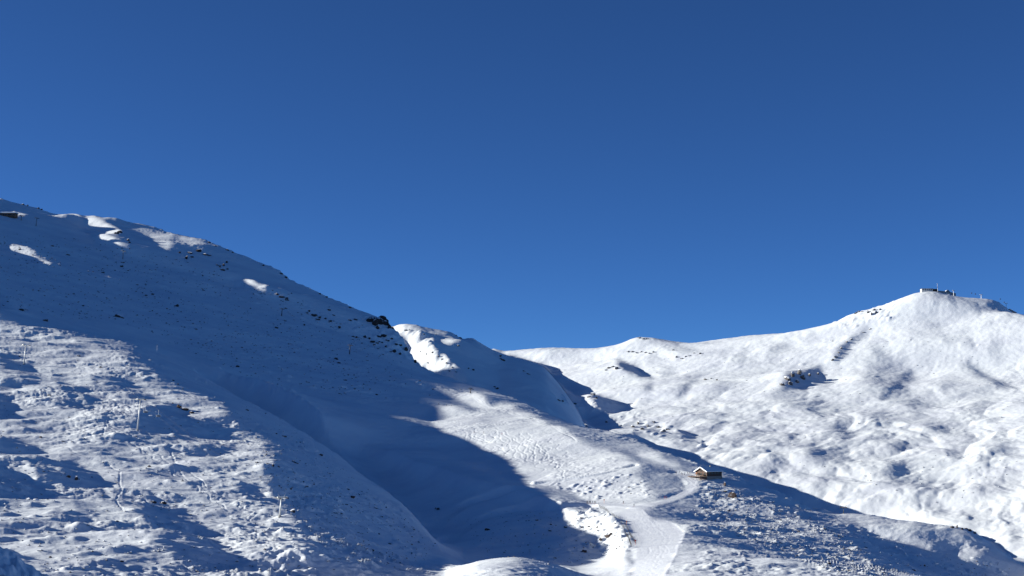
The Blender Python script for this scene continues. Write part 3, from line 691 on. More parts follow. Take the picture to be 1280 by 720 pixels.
for px, py, hpx in [(27,275.5,6),(45,283,10.5),(154,324.5,11),(352,395,9.5),(437,443,12),(588,491.5,6)]:
    lift2.append(pylon(px, py, pylon_h(px, py, hpx), math.radians(-25), {27: 'small lift pylon right beside the brown timber hut on the upper hillside', 45: 'lift pylon just downhill of the brown timber hut, wide crossarm', 154: 'pale lift pylon on shaded snow below the sunlit ridge lip', 352: 'lift pylon on shaded slope below a small dark rock', 437: 'lift pylon with shade-darkened steel standing below the rocky outcrop', 588: 'small lift pylon above the sunlit snow streaks, in the saddle'}[px], G2, 5, 5.5, 0.6, True, M_darksteel if px > 300 else M_grey))  # darker materials put the hillside's shade into the colour of these masts
pylon(1054.5, 642.5, pylon_h(1054.5, 643, 8.5), math.radians(60), 'small lift pylon with crossarm on the crest right of the chalet', None, 2, 4.2, 0.28, True, M_darksteel)
pl = empty('slender_pole', at(196.5, 441, -0.3), 0, 'slender grey pole standing alone on the shaded snow', 'pole')
MB().tube((0,0,-0.5), (0,0,6.5), 0.16, 0.1, 8).build('shaft', M_steel, pl); MB().box((0,0,6.6), (0.9,0.2,0.3)).build('head_plate', M_darksteel, pl)

# chairs and cable
def cable(a, b, sag, side, name='haul_cable'):
    m = MB(); pts = []
    d = (b-a); nrm = Vector((-d.y, d.x, 0)).normalized()*side
    for i in range(25):
        t = i/24; pts.append(a+d*t+nrm+Vector((0, 0, -sag*4*t*(1-t))))
    for i in range(24): m.tube(pts[i], pts[i+1], 0.028, None, 5)
    return m, pts
def lay_cables(tops, sag, label, half):
    for sd in (-1, 1):
        allm = MB()
        for a, b in zip(tops[:-1], tops[1:]): mm, _ = cable(a, b, sag, sd*half); allm.add(mm.v, mm.f)
        tag(allm.build('haul_cable', M_darksteel), label, 'cable', 'haul cables of the '+label.split(' of the ')[-1])
lay_cables([p for _, p in lift1], 2.5, 'thin steel haul cable of the chairlift on the sunlit shoulder', 2.4)
def chair(loc, rz, label):
    r = empty('lift_chair', loc, rz, label, 'lift chair', 'chairs hanging beside the tall pylon')
    MB().tube((0,0,0), (0,0,-2.6), 0.07).build('hanger', M_steel, r)
    MB().box((0,0,0), (0.5,0.3,0.25)).build('grip', M_darksteel, r)
    MB().box((0.2,0,-3.6), (0.7,3.0,0.16)).build('seat', M_darksteel, r)
    MB().box((-0.2,0,-3.2), (0.14,3.0,0.8)).build('backrest', M_darksteel, r)
    for y in (-1.5, 1.5): MB().tube((0, y, -2.6), (-0.1, y, -3.6), 0.07).build('side_frame', M_steel, r)
    MB().box((0,0,-2.6), (0.12,3.0,0.12)).build('top_bar', M_steel, r)
    MB().tube((0.8,-1.4,-3.25), (0.8,1.4,-3.25), 0.05).build('safety_bar', M_steel, r)
_, cp_ = cable(lift1[1][1], lift1[2][1], 2.5, -2.4); _, cq_ = cable(lift1[1][1], lift1[2][1], 2.5, 2.4)
chair(cp_[2], math.radians(-35), 'empty lift chair hanging close to the tall pylon')
chair(cq_[3], math.radians(-35), 'empty lift chair hanging a little further down the cable')

# ------------------------------------------------------------------ timber chalet above the piste
def window(parent, c, w, h, axis, out):
    """axis 'x': window plane holds x and z, facing out*y ; axis 'y': facing out*x"""
    m = MB(); t = 0.12; d = 0.10
    def bx(dx, dz, sx_, sz_, dep, off):
        cc = (c[0]+dx, c[1]+out*off, c[2]+dz) if axis == 'x' else (c[0]+out*off, c[1]+dx, c[2]+dz)
        sz3 = (sx_, dep, sz_) if axis == 'x' else (dep, sx_, sz_)
        return cc, sz3
    g = MB(); g.box(*bx(0, 0, w-t, h-t, 0.04, 0.03)); o = g.build('window', M_glass, parent)
    for q in ((-w/2, 0, t, h+t), (w/2, 0, t, h+t), (0, -h/2, w-t, t), (0, h/2, w-t, t), (0, 0, 0.07, h-t)): m.box(*bx(*q, d, 0.05))
    m.build('frame', M_white if parent.name.startswith('summit') else M_larch, o)
cpos = at(885.5, 596.0, 0.0)
ang = math.radians(38)                     # ridge runs away to the right
ch = empty('timber_chalet', cpos, ang, 'dark timber chalet with snowy gable roof above the bend in the piste', 'chalet')
W, Lh, e, rg = 11.0, 15.0, 3.7, 6.5         # local x = along ridge, gable faces -x
def pent(x0, x1, inset=0.0):
    m = MB(); h = W/2-inset
    prof = [(-h, 0), (h, 0), (h, e-inset*0.3), (0, rg-inset*0.5), (-h, e-inset*0.3)]
    n = 5; m.add([(x0, y, z) for y, z in prof]+[(x1, y, z) for y, z in prof], [(i, (i+1) % n, n+(i+1) % n, n+i) for i in range(n)]+[tuple(range(n-1, -1, -1)), tuple(range(n, 2*n))]); return m
pent(-Lh/2, Lh/2).build('wall', M_dkwood, ch)
MB().box((0, 0, -1.6), (Lh+0.3, W+0.3, 4.2)).build('plinth', M_stone, ch)
gb = MB()
for i in range(13):                         # lit gable boards, each proud of the next joint
    y = -W/2+0.45+i*(W-0.9)/12; top = e+(rg-e)*(1-abs(y)/(W/2))-0.45
    MB().box((-Lh/2-0.05, y, (top+0.55)/2), (0.10, (W-0.9)/12-0.05, top-0.55)).build('board', M_larch, ch)
sl = math.atan2(rg-e, W/2); ll = math.hypot(rg-e, W/2)+0.9
for sd in (-1, 1):
    R_ = Matrix.Translation((0, sd*(W/2+0.75)/2, (e+rg)/2-0.2)) @ Matrix.Rotation(-sd*sl, 4, 'X')
    rf = MB().box((0, 0, 0.18), (Lh+2.4, ll, 0.22), R_).build('roof', M_dkwood, ch)
    MB().box((0, 0, 0.50), (Lh+2.3, ll-0.1, 0.40), R_).build('snow_cover', M_roofsnow, rf)
    MB().box((-Lh/2-1.22, 0, 0.30), (0.12, ll+0.1, 0.75), R_).build('bargeboard', M_roofsnow, ch)
for y in (-3.4, 0, 3.4): window(ch, (-Lh/2-0.11, y, 2.0), 1.6, 1.5, 'y', -1)
window(ch, (-Lh/2-0.11, 0, 4.3), 1.8, 1.2, 'y', -1)
for i in range(4): window(ch, (-Lh/2+2.2+i*3.0, -W/2-0.01, 2.7), 1.3, 1.3, 'x', -1)
dr = MB().box((-Lh/2-0.14, 5.0-0.55, 1.55), (0.1, 0.95, 2.1)).build('door', M_wood, ch); MB().tube((-Lh/2-0.25, 4.75, 1.5), (-Lh/2-0.15, 4.75, 1.5), 0.05).build('handle', M_steel, dr)
MB().box((3.2, 1.6, rg+0.3), (0.9, 0.9, 2.0)).build('chimney', M_stone, ch)
dk = MB().box((-Lh/2-3.6, 0.8, 0.30), (6.6, 12.0, 0.28)).build('deck', M_wood, ch)
for i in range(8): MB().box((-Lh/2-6.8, -5.0+i*1.65, 0.95), (0.12, 0.12, 1.1)).build('railing_post', M_wood, dk)
MB().box((-Lh/2-6.8, 0.8, 1.5), (0.14, 12.0, 0.10)).build('handrail', M_larch, dk)
for i in range(5): MB().box((-Lh/2-3.6+(i-2)*1.5, -5.0, -1.2), (0.25, 0.25, 2.9)).build('deck_post', M_wood, dk)
Mch = Matrix.Translation(cpos) @ Matrix.Rotation(ang, 4, 'Z')
for x, y, mt, lb in [(-9.4, 3.2, 'white', 'white parasol open on the chalet terrace'), (-11.6, 0.4, 'orange', 'orange parasol open on the chalet terrace')]:
    r = empty('parasol', Mch @ Vector((x, y, 0.44)), 0, lb, 'parasol')
    MB().tube((0,0,0), (0,0,2.5), 0.05).build('pole', M_steel, r)
    MB().tube((0,0,2.1), (0,0,2.75), 1.6, 0.05, 8).build('canopy', M_cloth[mt], r); MB().tube((0,0,0), (0,0,0.12), 0.4).build('base', M_conc, r)

# ------------------------------------------------------------------ brown hut at the left edge of the hillside
M_hutwood = flat_mat('sunburnt_timber', (0.22, 0.11, 0.06), 0.8, 0, 0.3, 2)
hp = at(9, 271, 0.0)
hut = empty('timber_hut', hp, math.radians(-8), 'long brown timber hut under thick snow, high on the shaded hillside', 'hut')
sc_ = hp.y/F                                  # metres per photo pixel here
LL, HH = 25*sc_, 3.6
MB().box((0,0,HH/2-1), (LL, 7, HH+2)).build('wall', M_hutwood, hut)
rf = MB().prism([(-LL/2-0.8, HH), (LL/2+0.8, HH-0.4), (LL/2+0.8, HH+0.2), (-LL/2-0.8, HH+0.6)], -4.2, 4.2).build('roof', M_dkwood, hut)
MB().prism([(-LL/2-0.7, HH+0.62), (LL/2+0.7, HH+0.22), (LL/2+0.5, HH+1.3), (0, HH+2.4), (-LL/2-0.6, HH+1.8)], -4.1, 4.1).build('snow_cover', M_roofsnow, rf)
for i in range(7): window(hut, (-LL/2+2.5+i*(LL-5)/6, -3.51, HH/2+0.3), 2.0, 1.7, 'x', -1)
MB().box((LL*0.2, -3.6, HH/2-0.3), (1.2, 0.15, 2.4)).build('door', M_dkwood, hut)

# ------------------------------------------------------------------ summit station
sp_ = 4040/F
def sky_at(px, dy=0.0):
    """point on the crest for a photo column"""
    j = int(np.argmin(np.abs(PX[-120]-px))); k0 = int(np.argmin(PY[NF:, j]))+NF
    return Vector((XX[k0, j], Ycols[k0, j], H[k0, j]))
a0 = sky_at(1160.5)
rs = empty('summit_restaurant', a0, 0, 'pale summit restaurant with a row of windows on the snowy peak', 'building')
MB().box((0, 4, 2.6), (14*sp_, 16, 9.6)).build('wall', M_render, rs)
MB().box((0, 4, 7.75), (14*sp_+2, 18, 0.7)).build('roof', M_darksteel, rs)
for i in range(5): window(rs, (-12.0+i*6.0, -4.02, 4.4), 4.4, 3.0, 'x', -1)
MB().box((10.0*sp_, 5, 2.8), (6*sp_-0.2, 12, 7.5)).build('link_building', M_dkwood, rs)
MB().box((10.0*sp_, 5, 6.9), (6*sp_+0.6, 13, 0.6)).build('link_roof', M_darksteel, rs)
b0 = sky_at(1184)
st = empty('lift_station', b0, 0, 'grey summit lift station with stepped terrace and a round-topped hall', 'building')
gz = sky_at(1176).z-b0.z
tr = MB().prism([(-11*sp_, gz-4), (12*sp_, -6), (12*sp_, 1.5), (5*sp_, 5.0), (-2*sp_, 7.5), (-11*sp_, 9.5)], -3, 10).build('wall', M_grey, st)
for i in range(3): MB().prism([(-11*sp_, 1.5+i*2.6+gz*0.3), (10.5*sp_-i*4*sp_, -2.0+i*2.6), (10.5*sp_-i*4*sp_, -1.2+i*2.6), (-11*sp_, 2.3+i*2.6+gz*0.3)], -3.5, -3.02).build('terrace_rail', M_render, tr)
hall = MB(); n = 12
prof = [(2.6*sp_+5.5*math.cos(math.pi*i/n), 4.5+6.0*math.sin(math.pi*i/n)) for i in range(n+1)]
hall.prism(prof, -1, 9).build('round_hall', M_grey, st)
prof2 = [(2.6*sp_+5.7*math.cos(math.pi*i/n), 4.6+6.2*math.sin(math.pi*i/n)) for i in range(5, n+1)]+[(2.6*sp_+6.8*math.cos(math.pi*i/n), 4.6+7.3*math.sin(math.pi*i/n)) for i in range(n, 4, -1)]
MB().prism(prof2, -1.2, 9.2).build('snow_cover', M_roofsnow, st)
for i in range(4): window(st, (-8.6*sp_+i*3.4*sp_, -3.05, 6.4-i*1.1), 4.5, 1.6, 'x', -1)
c0 = sky_at(1175.4)
ms = empty('radio_mast', c0+Vector((0, 6, 6)), 0, 'thin radio mast rising above the summit lift station', 'mast')
MB().tube((0,0,-8), (0,0,19), 0.5, 0.3, 8).build('shaft', M_steel, ms); MB().box((0,0,18.5), (2.4,1.2,1.8)).build('antenna', M_white, ms); MB().box((0,0,9), (2.2,1.0,2.0)).build('antenna', M_darksteel, ms)
for px, lab, h in [(1194.5, 'white lift pylon beside the summit lift station', 15), (1228.5, 'white lift pylon on the open summit crest', 11), (1260.5, 'white lift pylon above the shed on the falling summit ridge', 12)]:
    q = sky_at(px); r = empty('summit_pylon', q, 0, lab, 'lift pylon', 'pylons along the summit crest')
    MB().tube((0,0,-2), (0,0,h), 0.9, 0.7, 8).build('mast', M_white, r); MB().box((0,0,h), (7.0,1.6,1.6)).build('crossarm', M_white, r)
    for sd in (-1, 1): MB().box((sd*3.2, 0, h-1.1), (0.6, 3.2, 0.8)).build('sheave_train', M_darksteel, r)
for px, dz in [(1216.3, 13.5), (1221.3, 11.5), (1252.2, 12), (1257.6, 11)]:
    q = sky_at(px); r = empty('lift_cabin', q+Vector((0, 0, dz)), 0, {1216.3: 'dark lift cabin hanging over the summit crest, nearest the lift station', 1221.3: 'dark lift cabin hanging over the summit crest before the middle pylon', 1252.2: 'dark lift cabin over the falling ridge, uphill of its neighbour', 1257.6: 'dark lift cabin right beside the pylon above the shed'}[px], 'lift cabin', 'cabins hanging along the summit lift')
    MB().box((0,0,0), (2.6,2.2,2.4)).build('body', M_darksteel, r); MB().tube((0,0,1.2), (0,0,3.2), 0.15).build('hanger', M_darksteel, r); MB().box((0,-1.12,0.3), (2.2,0.06,1.2)).build('window', M_glass, r)
q = sky_at(1267); sd_ = empty('ridge_shed', q+Vector((0, 2, 0)), 0, 'low dark shed with snowy roof on the falling summit ridge', 'shed')
rot = Matrix.Rotation(math.radians(28), 4, 'Y')
MB().box((0,0,0.5), (10*sp_,10,8), rot).build('wall', M_grey, sd_); MB().box((0,0,4.9), (10*sp_+1,11,0.8), rot).build('snow_cover', M_roofsnow, sd_)

# ------------------------------------------------------------------ people
def make_body():
    P = {'pel': (0,0,0.92,0.15), 'che': (0,0.02,1.32,0.17), 'nek': (0,0.03,1.50,0.065), 'hea': (0,0.05,1.63,0.095), 'top': (0,0.05,1.72,0.075),
         'ls': (-0.19,0.02,1.42,0.08), 'le': (-0.30,0.05,1.16,0.062), 'lh': (-0.30,0.26,1.02,0.05), 'rs': (0.19,0.02,1.42,0.08), 're': (0.30,0.05,1.16,0.062), 'rh': (0.30,0.26,1.02,0.05),
         'lk': (-0.13,0.10,0.50,0.085), 'la': (-0.13,0.0,0.10,0.07), 'lt': (-0.13,0.14,0.06,0.06), 'rk': (0.13,0.10,0.50,0.085), 'ra': (0.13,0.0,0.10,0.07), 'rt': (0.13,0.14,0.06,0.06)}
    E = [('pel','che'),('che','nek'),('nek','hea'),('hea','top'),('che','ls'),('ls','le'),('le','lh'),('che','rs'),('rs','re'),('re','rh'),('pel','lk'),('lk','la'),('la','lt'),('pel','rk'),('rk','ra'),('ra','rt')]
    names = list(P); me = bpy.data.meshes.new('body'); me.from_pydata([P[n][:3] for n in names], [(names.index(a), names.index(b)) for a, b in E], [])
    o = bpy.data.objects.new('body', me); COL.objects.link(o)
    md = o.modifiers.new('skin', 'SKIN'); sd = o.modifiers.new('sub', 'SUBSURF'); sd.levels = 1; sd.render_levels = 1
    for i, n in enumerate(names):
        v = me.skin_vertices[0].data[i]; v.radius = (P[n][3], P[n][3]); v.use_root = (n == 'pel')
    dg = bpy.context.evaluated_depsgraph_get(); em = bpy.data.meshes.new_from_object(o.evaluated_get(dg)); bpy.data.objects.remove(o)
    em.materials.clear()
    for m in (M_cloth['navy'], M_cloth['black'], M_skin): em.materials.append(m)
    for p in em.polygons:
        z = p.center.z; p.material_index = 1 if z < 0.93 else (2 if z > 1.53 and p.center.y > 0.0 else 0); p.use_smooth = True
    return em
BODY = make_body(); BODY.name = 'body'
hm = MB()
for i in range(3): hm.tube((0, 0.03, 1.68+i*0.04), (0, 0.03, 1.72+i*0.04), 0.13-i*i*0.02, 0.13-(i+1)**2*0.014, 10)
HELM = None
def person(px, py, rz, jacket, label, group=None, helmet='black', skis=True, pos=None):
    global HELM
    p = pos if pos is not None else at(px, py, 0.0)
    r = empty('person', p, rz, label, 'person', group)
    b = bpy.data.objects.new('body', BODY); COL.objects.link(b); b.parent = r
    b.material_slots[0].link = 'OBJECT'; b.material_slots[0].material = M_cloth[jacket]
    h = hm.build('helmet', M_cloth[helmet], r)
    if skis:
        for sd in (-0.13, 0.13):
            MB().box((sd, 0.05, 0.02), (0.10, 1.7, 0.03)).build('ski', M_red if sd < 0 else M_red, r)
            MB().tube((sd*2.4, 0.26, 1.05), (sd*3.2, 0.0, 0.02), 0.012, None, 5).build('ski_pole', M_steel, r)
    return r
GP = 'skiers gathered at the upper edge of the piste'
for i, (x, y, c) in enumerate([(733.8,629.6,'black'),(735.2,629.4,'navy'),(736.6,629.6,'black'),(738.4,629.5,'grey'),(741.0,629.3,'navy'),(743.5,629.6,'black'),(744.8,629.8,'grey')]):
    person(x, y, rng.uniform(-1.5, 1.5), c, 'skier in dark clothing standing in the row beside the piste', GP)
person(779.5, 629.6, 0.6, 'black', 'skier in black standing at the back edge of the piste')
person(792.0, 633.0, 2.5, 'navy', 'skier in navy jacket riding alone across the open piste')
GC = 'people standing outside the chalet'
for x, y, c in [(845.5,592.5,'black'),(850.5,591.5,'navy'),(852.5,593.5,'black'),(855.5,594.0,'grey'),(859.0,592.5,'black'),(862.0,592.5,'navy')]:
    person(x, y, rng.uniform(-2, 2), c, 'person in dark clothing standing on the snow before the chalet terrace', GC)
person(627.0, 543.6, -1.2, 'red', 'skier in a red jacket crossing the sunlit hump')
for x, y in [(592.5,541.5),(604.3,542.0)]: person(x, y, -1.0, 'black', 'skier in black on the sunlit hump behind the one in red', 'skiers in black on the sunlit hump')
for x, y in [(549.0,506.0),(557.5,507.6),(564.0,508.0)]: person(x, y, -1.0, 'black', 'skier in black crossing the shaded snow above the sunlit hump', 'skiers in black on shaded snow')
person(834.0, 623.8, 1.2, 'red', 'skier in red climbing the narrow bend below the chalet')

# ------------------------------------------------------------------ safety net and markers beside the piste
def net(pts, label):
    C = graded([(a, b, 1) for a, b in pts], 5.0); base = Vector((C[0, 0], C[0, 1], ground(C[0, 0], C[0, 1])))
    r = empty('safety_net', base, 0, label, 'safety net', 'safety nets along the rocky bank')
    tops = []
    for x, y, _ in C:
        q = Vector((x, y, ground(x, y)))-base; MB().tube(q+Vector((0,0,-0.4)), q+Vector((0,0,2.1)), 0.045, None, 6).build('post', M_darksteel, r); tops.append(q)
    for a, b in zip(tops[:-1], tops[1:]):
        m = MB()
        for k in range(4): z = Vector((0, 0, 0.3+k*0.5)); m.tube(a+z, b+z, 0.011, None, 4)
        for k in range(8): t = (k+0.5)/8; c_ = a.lerp(b, t); m.tube(c_+Vector((0,0,0.3)), c_+Vector((0,0,1.8)), 0.012, None, 4)
        m.build('net', M_black, r)
net([(748,632),(755,637),(763,643)], 'dark net fence running down from the row of skiers')
net([(764,644),(773,650),(781,656),(786,665),(791,674),(795,681)], 'dark net fence on the piste edge of the rocky bank')
net([(766,647),(776,655),(781,664),(786,674),(789,684)], 'dark net fence on the uphill side among the bank rocks')
def marker(px, py, mat, h, label):
    r = empty('piste_marker', at(px, py, 0), 0, label, 'marker pole')
    MB().tube((0,0,-0.3), (0,0,h), 0.07, None, 6).build('pole', mat, r); MB().box((0,0.02,h-0.3), (0.7,0.06,0.7)).build('disc', mat, r)
marker(755.2, 629.6, M_orange, 2.6, 'orange marker pole at the upper edge of the piste'); marker(831.0, 624.5, M_red, 2.0, 'red marker pole at the narrow bend')
marker(783.0, 656.0, M_orange, 2.2, 'orange marker pole by the net fence on the rocky bank'); marker(794.0, 681.5, M_red, 2.6, 'red marker pole at the lower end of the net fence')

# ------------------------------------------------------------------ rocks
def rock_mesh(seed):
    """three or four angular blocks grown together"""
    r = random.Random(seed); bm = bmesh.new()
    for q in range(r.choice((3, 3, 4))):
        t_ = bmesh.ops.create_icosphere(bm, subdivisions=2 if q == 0 else 1, radius=1.0)['verts']
        pl_ = [(Vector((r.gauss(0,1), r.gauss(0,1), r.gauss(0,0.9))).normalized(), r.uniform(0.42, 0.9)) for _ in range(11)]
        off = Vector((0,0,0)) if q == 0 else Vector((r.uniform(-0.85,0.85), r.uniform(-0.5,0.5), r.uniform(-0.45,0.25)))
        k_ = Vector((1,0.9,0.9)) if q == 0 else Vector((r.uniform(0.3,0.65), r.uniform(0.3,0.6), r.uniform(0.25,0.6)))
        for v in t_:
            n = v.co.normalized(); s = 1.0
            for d, k in pl_:
                t = n.dot(d)
                if t > 0.12: s = min(s, k/t)
            p = n*s*(1+r.uniform(-0.07, 0.07)); v.co = Vector((p.x*k_.x, p.y*k_.y, p.z*k_.z))+off
    me = bpy.data.meshes.new('boulder'); bm.to_mesh(me); bm.free()
    return me
ROCKS = {}
for mk, mt in (('d', M_rock), ('f', M_rockfar), ('c', M_capped)):
    L_ = []
    for i in range(12):
        me = rock_mesh(100+i); me.materials.append(mt); L_.append(me)
    ROCKS[mk] = L_
def put_rock(px, py, w, h, kind='d', parent=None, name='boulder'):
    X, Y = spot(px, py); s = Y/F
    me = random.choice(ROCKS[kind]); o = bpy.data.objects.new(name, me); COL.objects.link(o)
    o.scale = (0.5*w*s, 0.5*w*s*random.uniform(0.5, 0.8), 0.62*h*s); o.rotation_euler = (random.uniform(-0.25, 0.25), random.uniform(-0.1, 0.35), random.uniform(0, 6.28) if w < 1.6*h else random.uniform(-0.4, 0.4))
    loc = Vector((X, Y, ground(X, Y)+0.12*h*s))
    if parent: o.parent = parent; o.location = loc-parent.location
    else: o.location = loc
    return o
def one(px, py, w, h, label, kind='d', group=None): tag(put_rock(px, py, w, h, kind), label, 'boulder', group)
def cluster(name, label, cat, items, kind='d'):
    r = empty(name, at(items[0][0], items[0][1]), 0, label, cat)
    for it in items: put_rock(*it, kind=kind, parent=r, name='rock')
# single boulders that can be told apart
one(366,641,9,7,'large snow-plastered boulder right beside the chairlift pylon','c'); one(410,702,7,7,'snow-capped boulder with dark side below the shaded shoulder','c')
one(905,607,7,8,'tall dark boulder just downhill of the chalet'); one(915,622,13,11,'biggest dark boulder below the chalet, in the boulder field')
one(441,623,8,4.5,'long dark boulder on the shaded flank of the shoulder'); one(147,398,12,5,'broad dark boulder in the middle of the upper slope')
one(57,402,8,4.5,'dark boulder just above the edge of the sunlit shoulder'); one(27,388,7,4,'dark boulder beside the sunlit fleck at the slope edge')
one(609,663,10,5,'flat dark boulder in the shaded bowl below the cat track'); one(730,690.5,9,5,'dark boulder in the shaded bowl near the sunlit mound')
one(548,637,8,4,'dark boulder above the curved cat track'); one(762,671,12,9,'black boulder on the rocky bank beside the piste'); one(751,676,7,4.5,'dark boulder on the bank left of the black one')
one(707,660,8,2.6,'thin dark slab of rock in the shaded bowl')
cluster('rock_ledge', 'long snow-capped rock ledge on the shoulder below the lift line', 'rock ledge', [(223,510,9,6),(231,513,11,5),(239,517,8,4)])
cluster('rock_ledge', 'pair of dark rocks in the shaded hollow of the shoulder', 'rocks', [(86,598,7,4),(95,601,8,6)])
cluster('rock_ledge', 'snowy rock with dark underside at the foot of the shoulder hollow', 'rocks', [(36,625,8,4),(45,626,9,5)], 'c')
cluster('rock_ledge', 'dark rocks side by side below the curving ski track', 'rocks', [(192,629,8,5),(204,630,9,5)])
cluster('rock_outcrop', 'dark rock outcrop crowning the shoulder of the shaded hill', 'rock outcrop', [(463,402,13,9),(470,406,14,11),(477,405,15,13),(483,406,11,10),(467,399,12,7),(478,399,13,7),(472,410,9,6),(487,411,8,8)])
cluster('rock_outcrop', 'broken dark rock bands below the crowning outcrop', 'rock outcrop', [(480,421,13,4),(474,421,7,3),(462,424,6,4),(456,422,6,4),(466,428,8,4),(471,430,5,3),(482,434,5,4),(485,426,6,3),(478,429,5,2.5),(490,424,6,3),(493,440,6,5),(500,443,5,4),(507,438,8,7),(500,432,6,3),(519,454,5,6),(495,431,5,3)])
cluster('rock_outcrop', 'dark rocks breaking through snow under the skyline lip', 'rock outcrop', [(237,317,7,4),(248,315,10,5),(258,319,11,4),(233,324,6,8),(224,317,4,4),(240,322,5,3)])
cluster('rock_outcrop', 'triangle of dark rocks on the slope below the lip', 'rock outcrop', [(275,334,5,4),(280,332,6,5),(283,329,5,4),(278,338,7,3),(284,337,5,3),(271,332,4,2.5)])
cluster('rock_outcrop', 'dark rocks by the sunlit snow pocket near the top', 'rock outcrop', [(146,293,8,4),(150,291,7,5),(160,301,6,4),(162,304,5,3)])
cluster('rock_outcrop', 'dark rocks along the upper skyline', 'rock outcrop', [(29,256.5,6,2.5),(34,257.5,5,2),(48,261.5,6,3),(52,262.5,4,2.5)])
cluster('rock_outcrop', 'dark rocks strung along the falling skyline above the shaded slope', 'rock outcrop', [(262,304.5,6,3),(270,308,5,2.5),(284,313,6,3),(291,316,4,2.5),(330,333,5,2.5),(352,343,7,3),(357,347,6,3),(400,368.5,5,2.5),(408,372,5,2.5),(438,385,6,3)])
cluster('rock_outcrop', 'reddish-brown rock on the shaded slope below the sunlit snow pocket', 'rock outcrop', [(352,372,9,4.5),(347,368,5,3),(358,375,5,3)])
cluster('rock_outcrop', 'reddish-brown rocks in a falling line towards the crowning outcrop', 'rock outcrop', [(392,395,9,4.5),(386,390,5,3),(399,398,5,3),(412,402,6,3),(424,410,6,4),(380,407,5,3),(407,399,5,3)])
cluster('rock_outcrop', 'grey cliff face on the flank of the big mountain', 'cliff', [(984,474,12,8),(992,470,12,11),(999,468,10,9),(988,481,9,7),(978,482,8,5),(1004,474,8,8),(996,478,8,6),(1012,470,6,5),(1022,468,6,6)], 'f')
cluster('rock_outcrop', 'snow-streaked cliff band on the ridge below the summit', 'cliff', [(1070,392,6,3),(1078,390,6,4),(1085,391,6,6),(1090,393,5,5),(1096,391,5,5),(1074,390,5,3),(1100,388,4,3),(1093,388,5,3)], 'f')
cluster('rock_outcrop', 'small dark rock cap on the distant knoll', 'rock outcrop', [(800,423,6,2.5),(805,424,5,3),(810,424,5,2.5)], 'f')
cluster('rock_outcrop', 'long broken rock band below the distant knoll', 'cliff', [(786+i*5.2, 440+0.15*i+(i % 3)*0.6, 5, 2.2) for i in range(7)]+[(842,438,5,3),(846,447,5,3),(853,449,5,2.5),(857,446,4,3),(862,445,5,2.5),(875,443,5,2.5),(868,442,4,2)], 'f')
cluster('rock_outcrop', 'dark rocks on the hump beside the long cast shadow', 'rock outcrop', [(736,497,6,4),(742,494,8,5),(746,498,5,3),(718,506,6,3),(698,500,7,3),(703,502,5,3)], 'f')
cluster('rock_outcrop', 'brown rocks along the rocky rib behind the sunlit hump', 'rock outcrop', [(758,529,6,4),(790,534,7,4),(797,531,6,5),(810,533,6,4),(824,535,8,3),(829,540,10,5),(835,538,7,4),(803,537,6,4),(776,533,5,3),(818,529,5,3)], 'f')
cluster('rock_outcrop', 'dark rocks on the knoll in the upper cirque', 'rock outcrop', [(761,461,6,3),(766,459,5,3),(771,461,6,4),(758,463,4,2)], 'f')
cluster('rock_outcrop', 'tiny dark rocks in the middle of the cirque', 'rock outcrop', [(882,475,5,3),(896,476,4,2.5),(889,474,3,2)], 'f')
cluster('rock_outcrop', 'rocky crest along the ridge running down from the big mountain', 'rock outcrop', [(1088,412,4,2),(1080,416,5,2),(1064,425,4,3),(1058,428,4,3),(1052,436,5,4),(1045,447,6,4),(1048,441,4,3),(1041,451,5,3)], 'f')
cluster('rock_outcrop', 'dark rocks on the shaded flank of the sharp peak', 'rock outcrop', [(573,433,6,2),(592,463,5,3),(586,461,4,2),(625,446,4,3),(629,451,6,3),(626,449,4,3),(655,464,5,2),(661,468,5,2),(622,486,7,3),(618,484,4,2)])
cluster('rock_outcrop', 'speckled rocks on the sunny face of the sharp peak', 'rock outcrop', [(507,413,6,2),(512,413,4,2),(530,418,3,2),(545,418,3,1.6),(525,440,3,2),(533,443,5,2),(541,441,4,3),(548,446,3,3),(536,455,4,2),(552,450,3,3),(558,455,4,2),(566,460,3,2),(570,466,4,2),(562,464,4,2),(575,423,6,3),(570,420,4,2)], 'f')
cluster('rock_outcrop', 'dark rocks on the crest of the knob at the valley edge', 'rock outcrop', [(1190,660,7,4),(1196,660,6,5),(1203,662,6,4),(1212,664,8,4),(1219,667,6,4),(1208,662,5,3)])
for x, y in [(1156,708),(1143,713.5)]: one(x, y, 6, 4, 'dark reddish boulder on the shaded slope below the snow bench', 'd', 'pair of boulders below the snow bench')
# many alike
def field(n, pts, wmin, wmax, label, group, kind='d', asp=(0.28, 0.65)):
    xs = [p[0] for p in pts]; ys = [p[1] for p in pts]; m = poly_mask(pts); c = 0
    while c < n:
        x = rng.uniform(min(xs), max(xs)); y = rng.uniform(min(ys), max(ys))
        if sheet_at(m, np.array([x]), np.array([y]))[0] < 0.5: continue
        c += 1; w = wmin*(wmax/wmin)**(rng.random()**2.0)
        one(x, y, w, w*rng.uniform(*asp), label, kind, group)
field(70, [(0,290),(110,300),(230,325),(400,390),(530,470),(600,490),(480,500),(330,480),(170,410),(0,385)], 2.6, 8, 'small dark boulder poking through snow on the shaded upper hillside', 'boulders on the shaded upper hillside')
field(34, [(330,350),(440,395),(500,445),(430,425),(340,385)], 2.4, 6.5, 'dark boulder on the rocky slope beneath the crowning outcrop', 'boulders beneath the crowning outcrop')
field(46, [(300,500),(345,520),(430,585),(545,680),(470,700),(380,610),(310,560)], 3, 8, 'small dark boulder on the pebbly shaded flank of the shoulder', 'boulders on the flank of the shoulder')
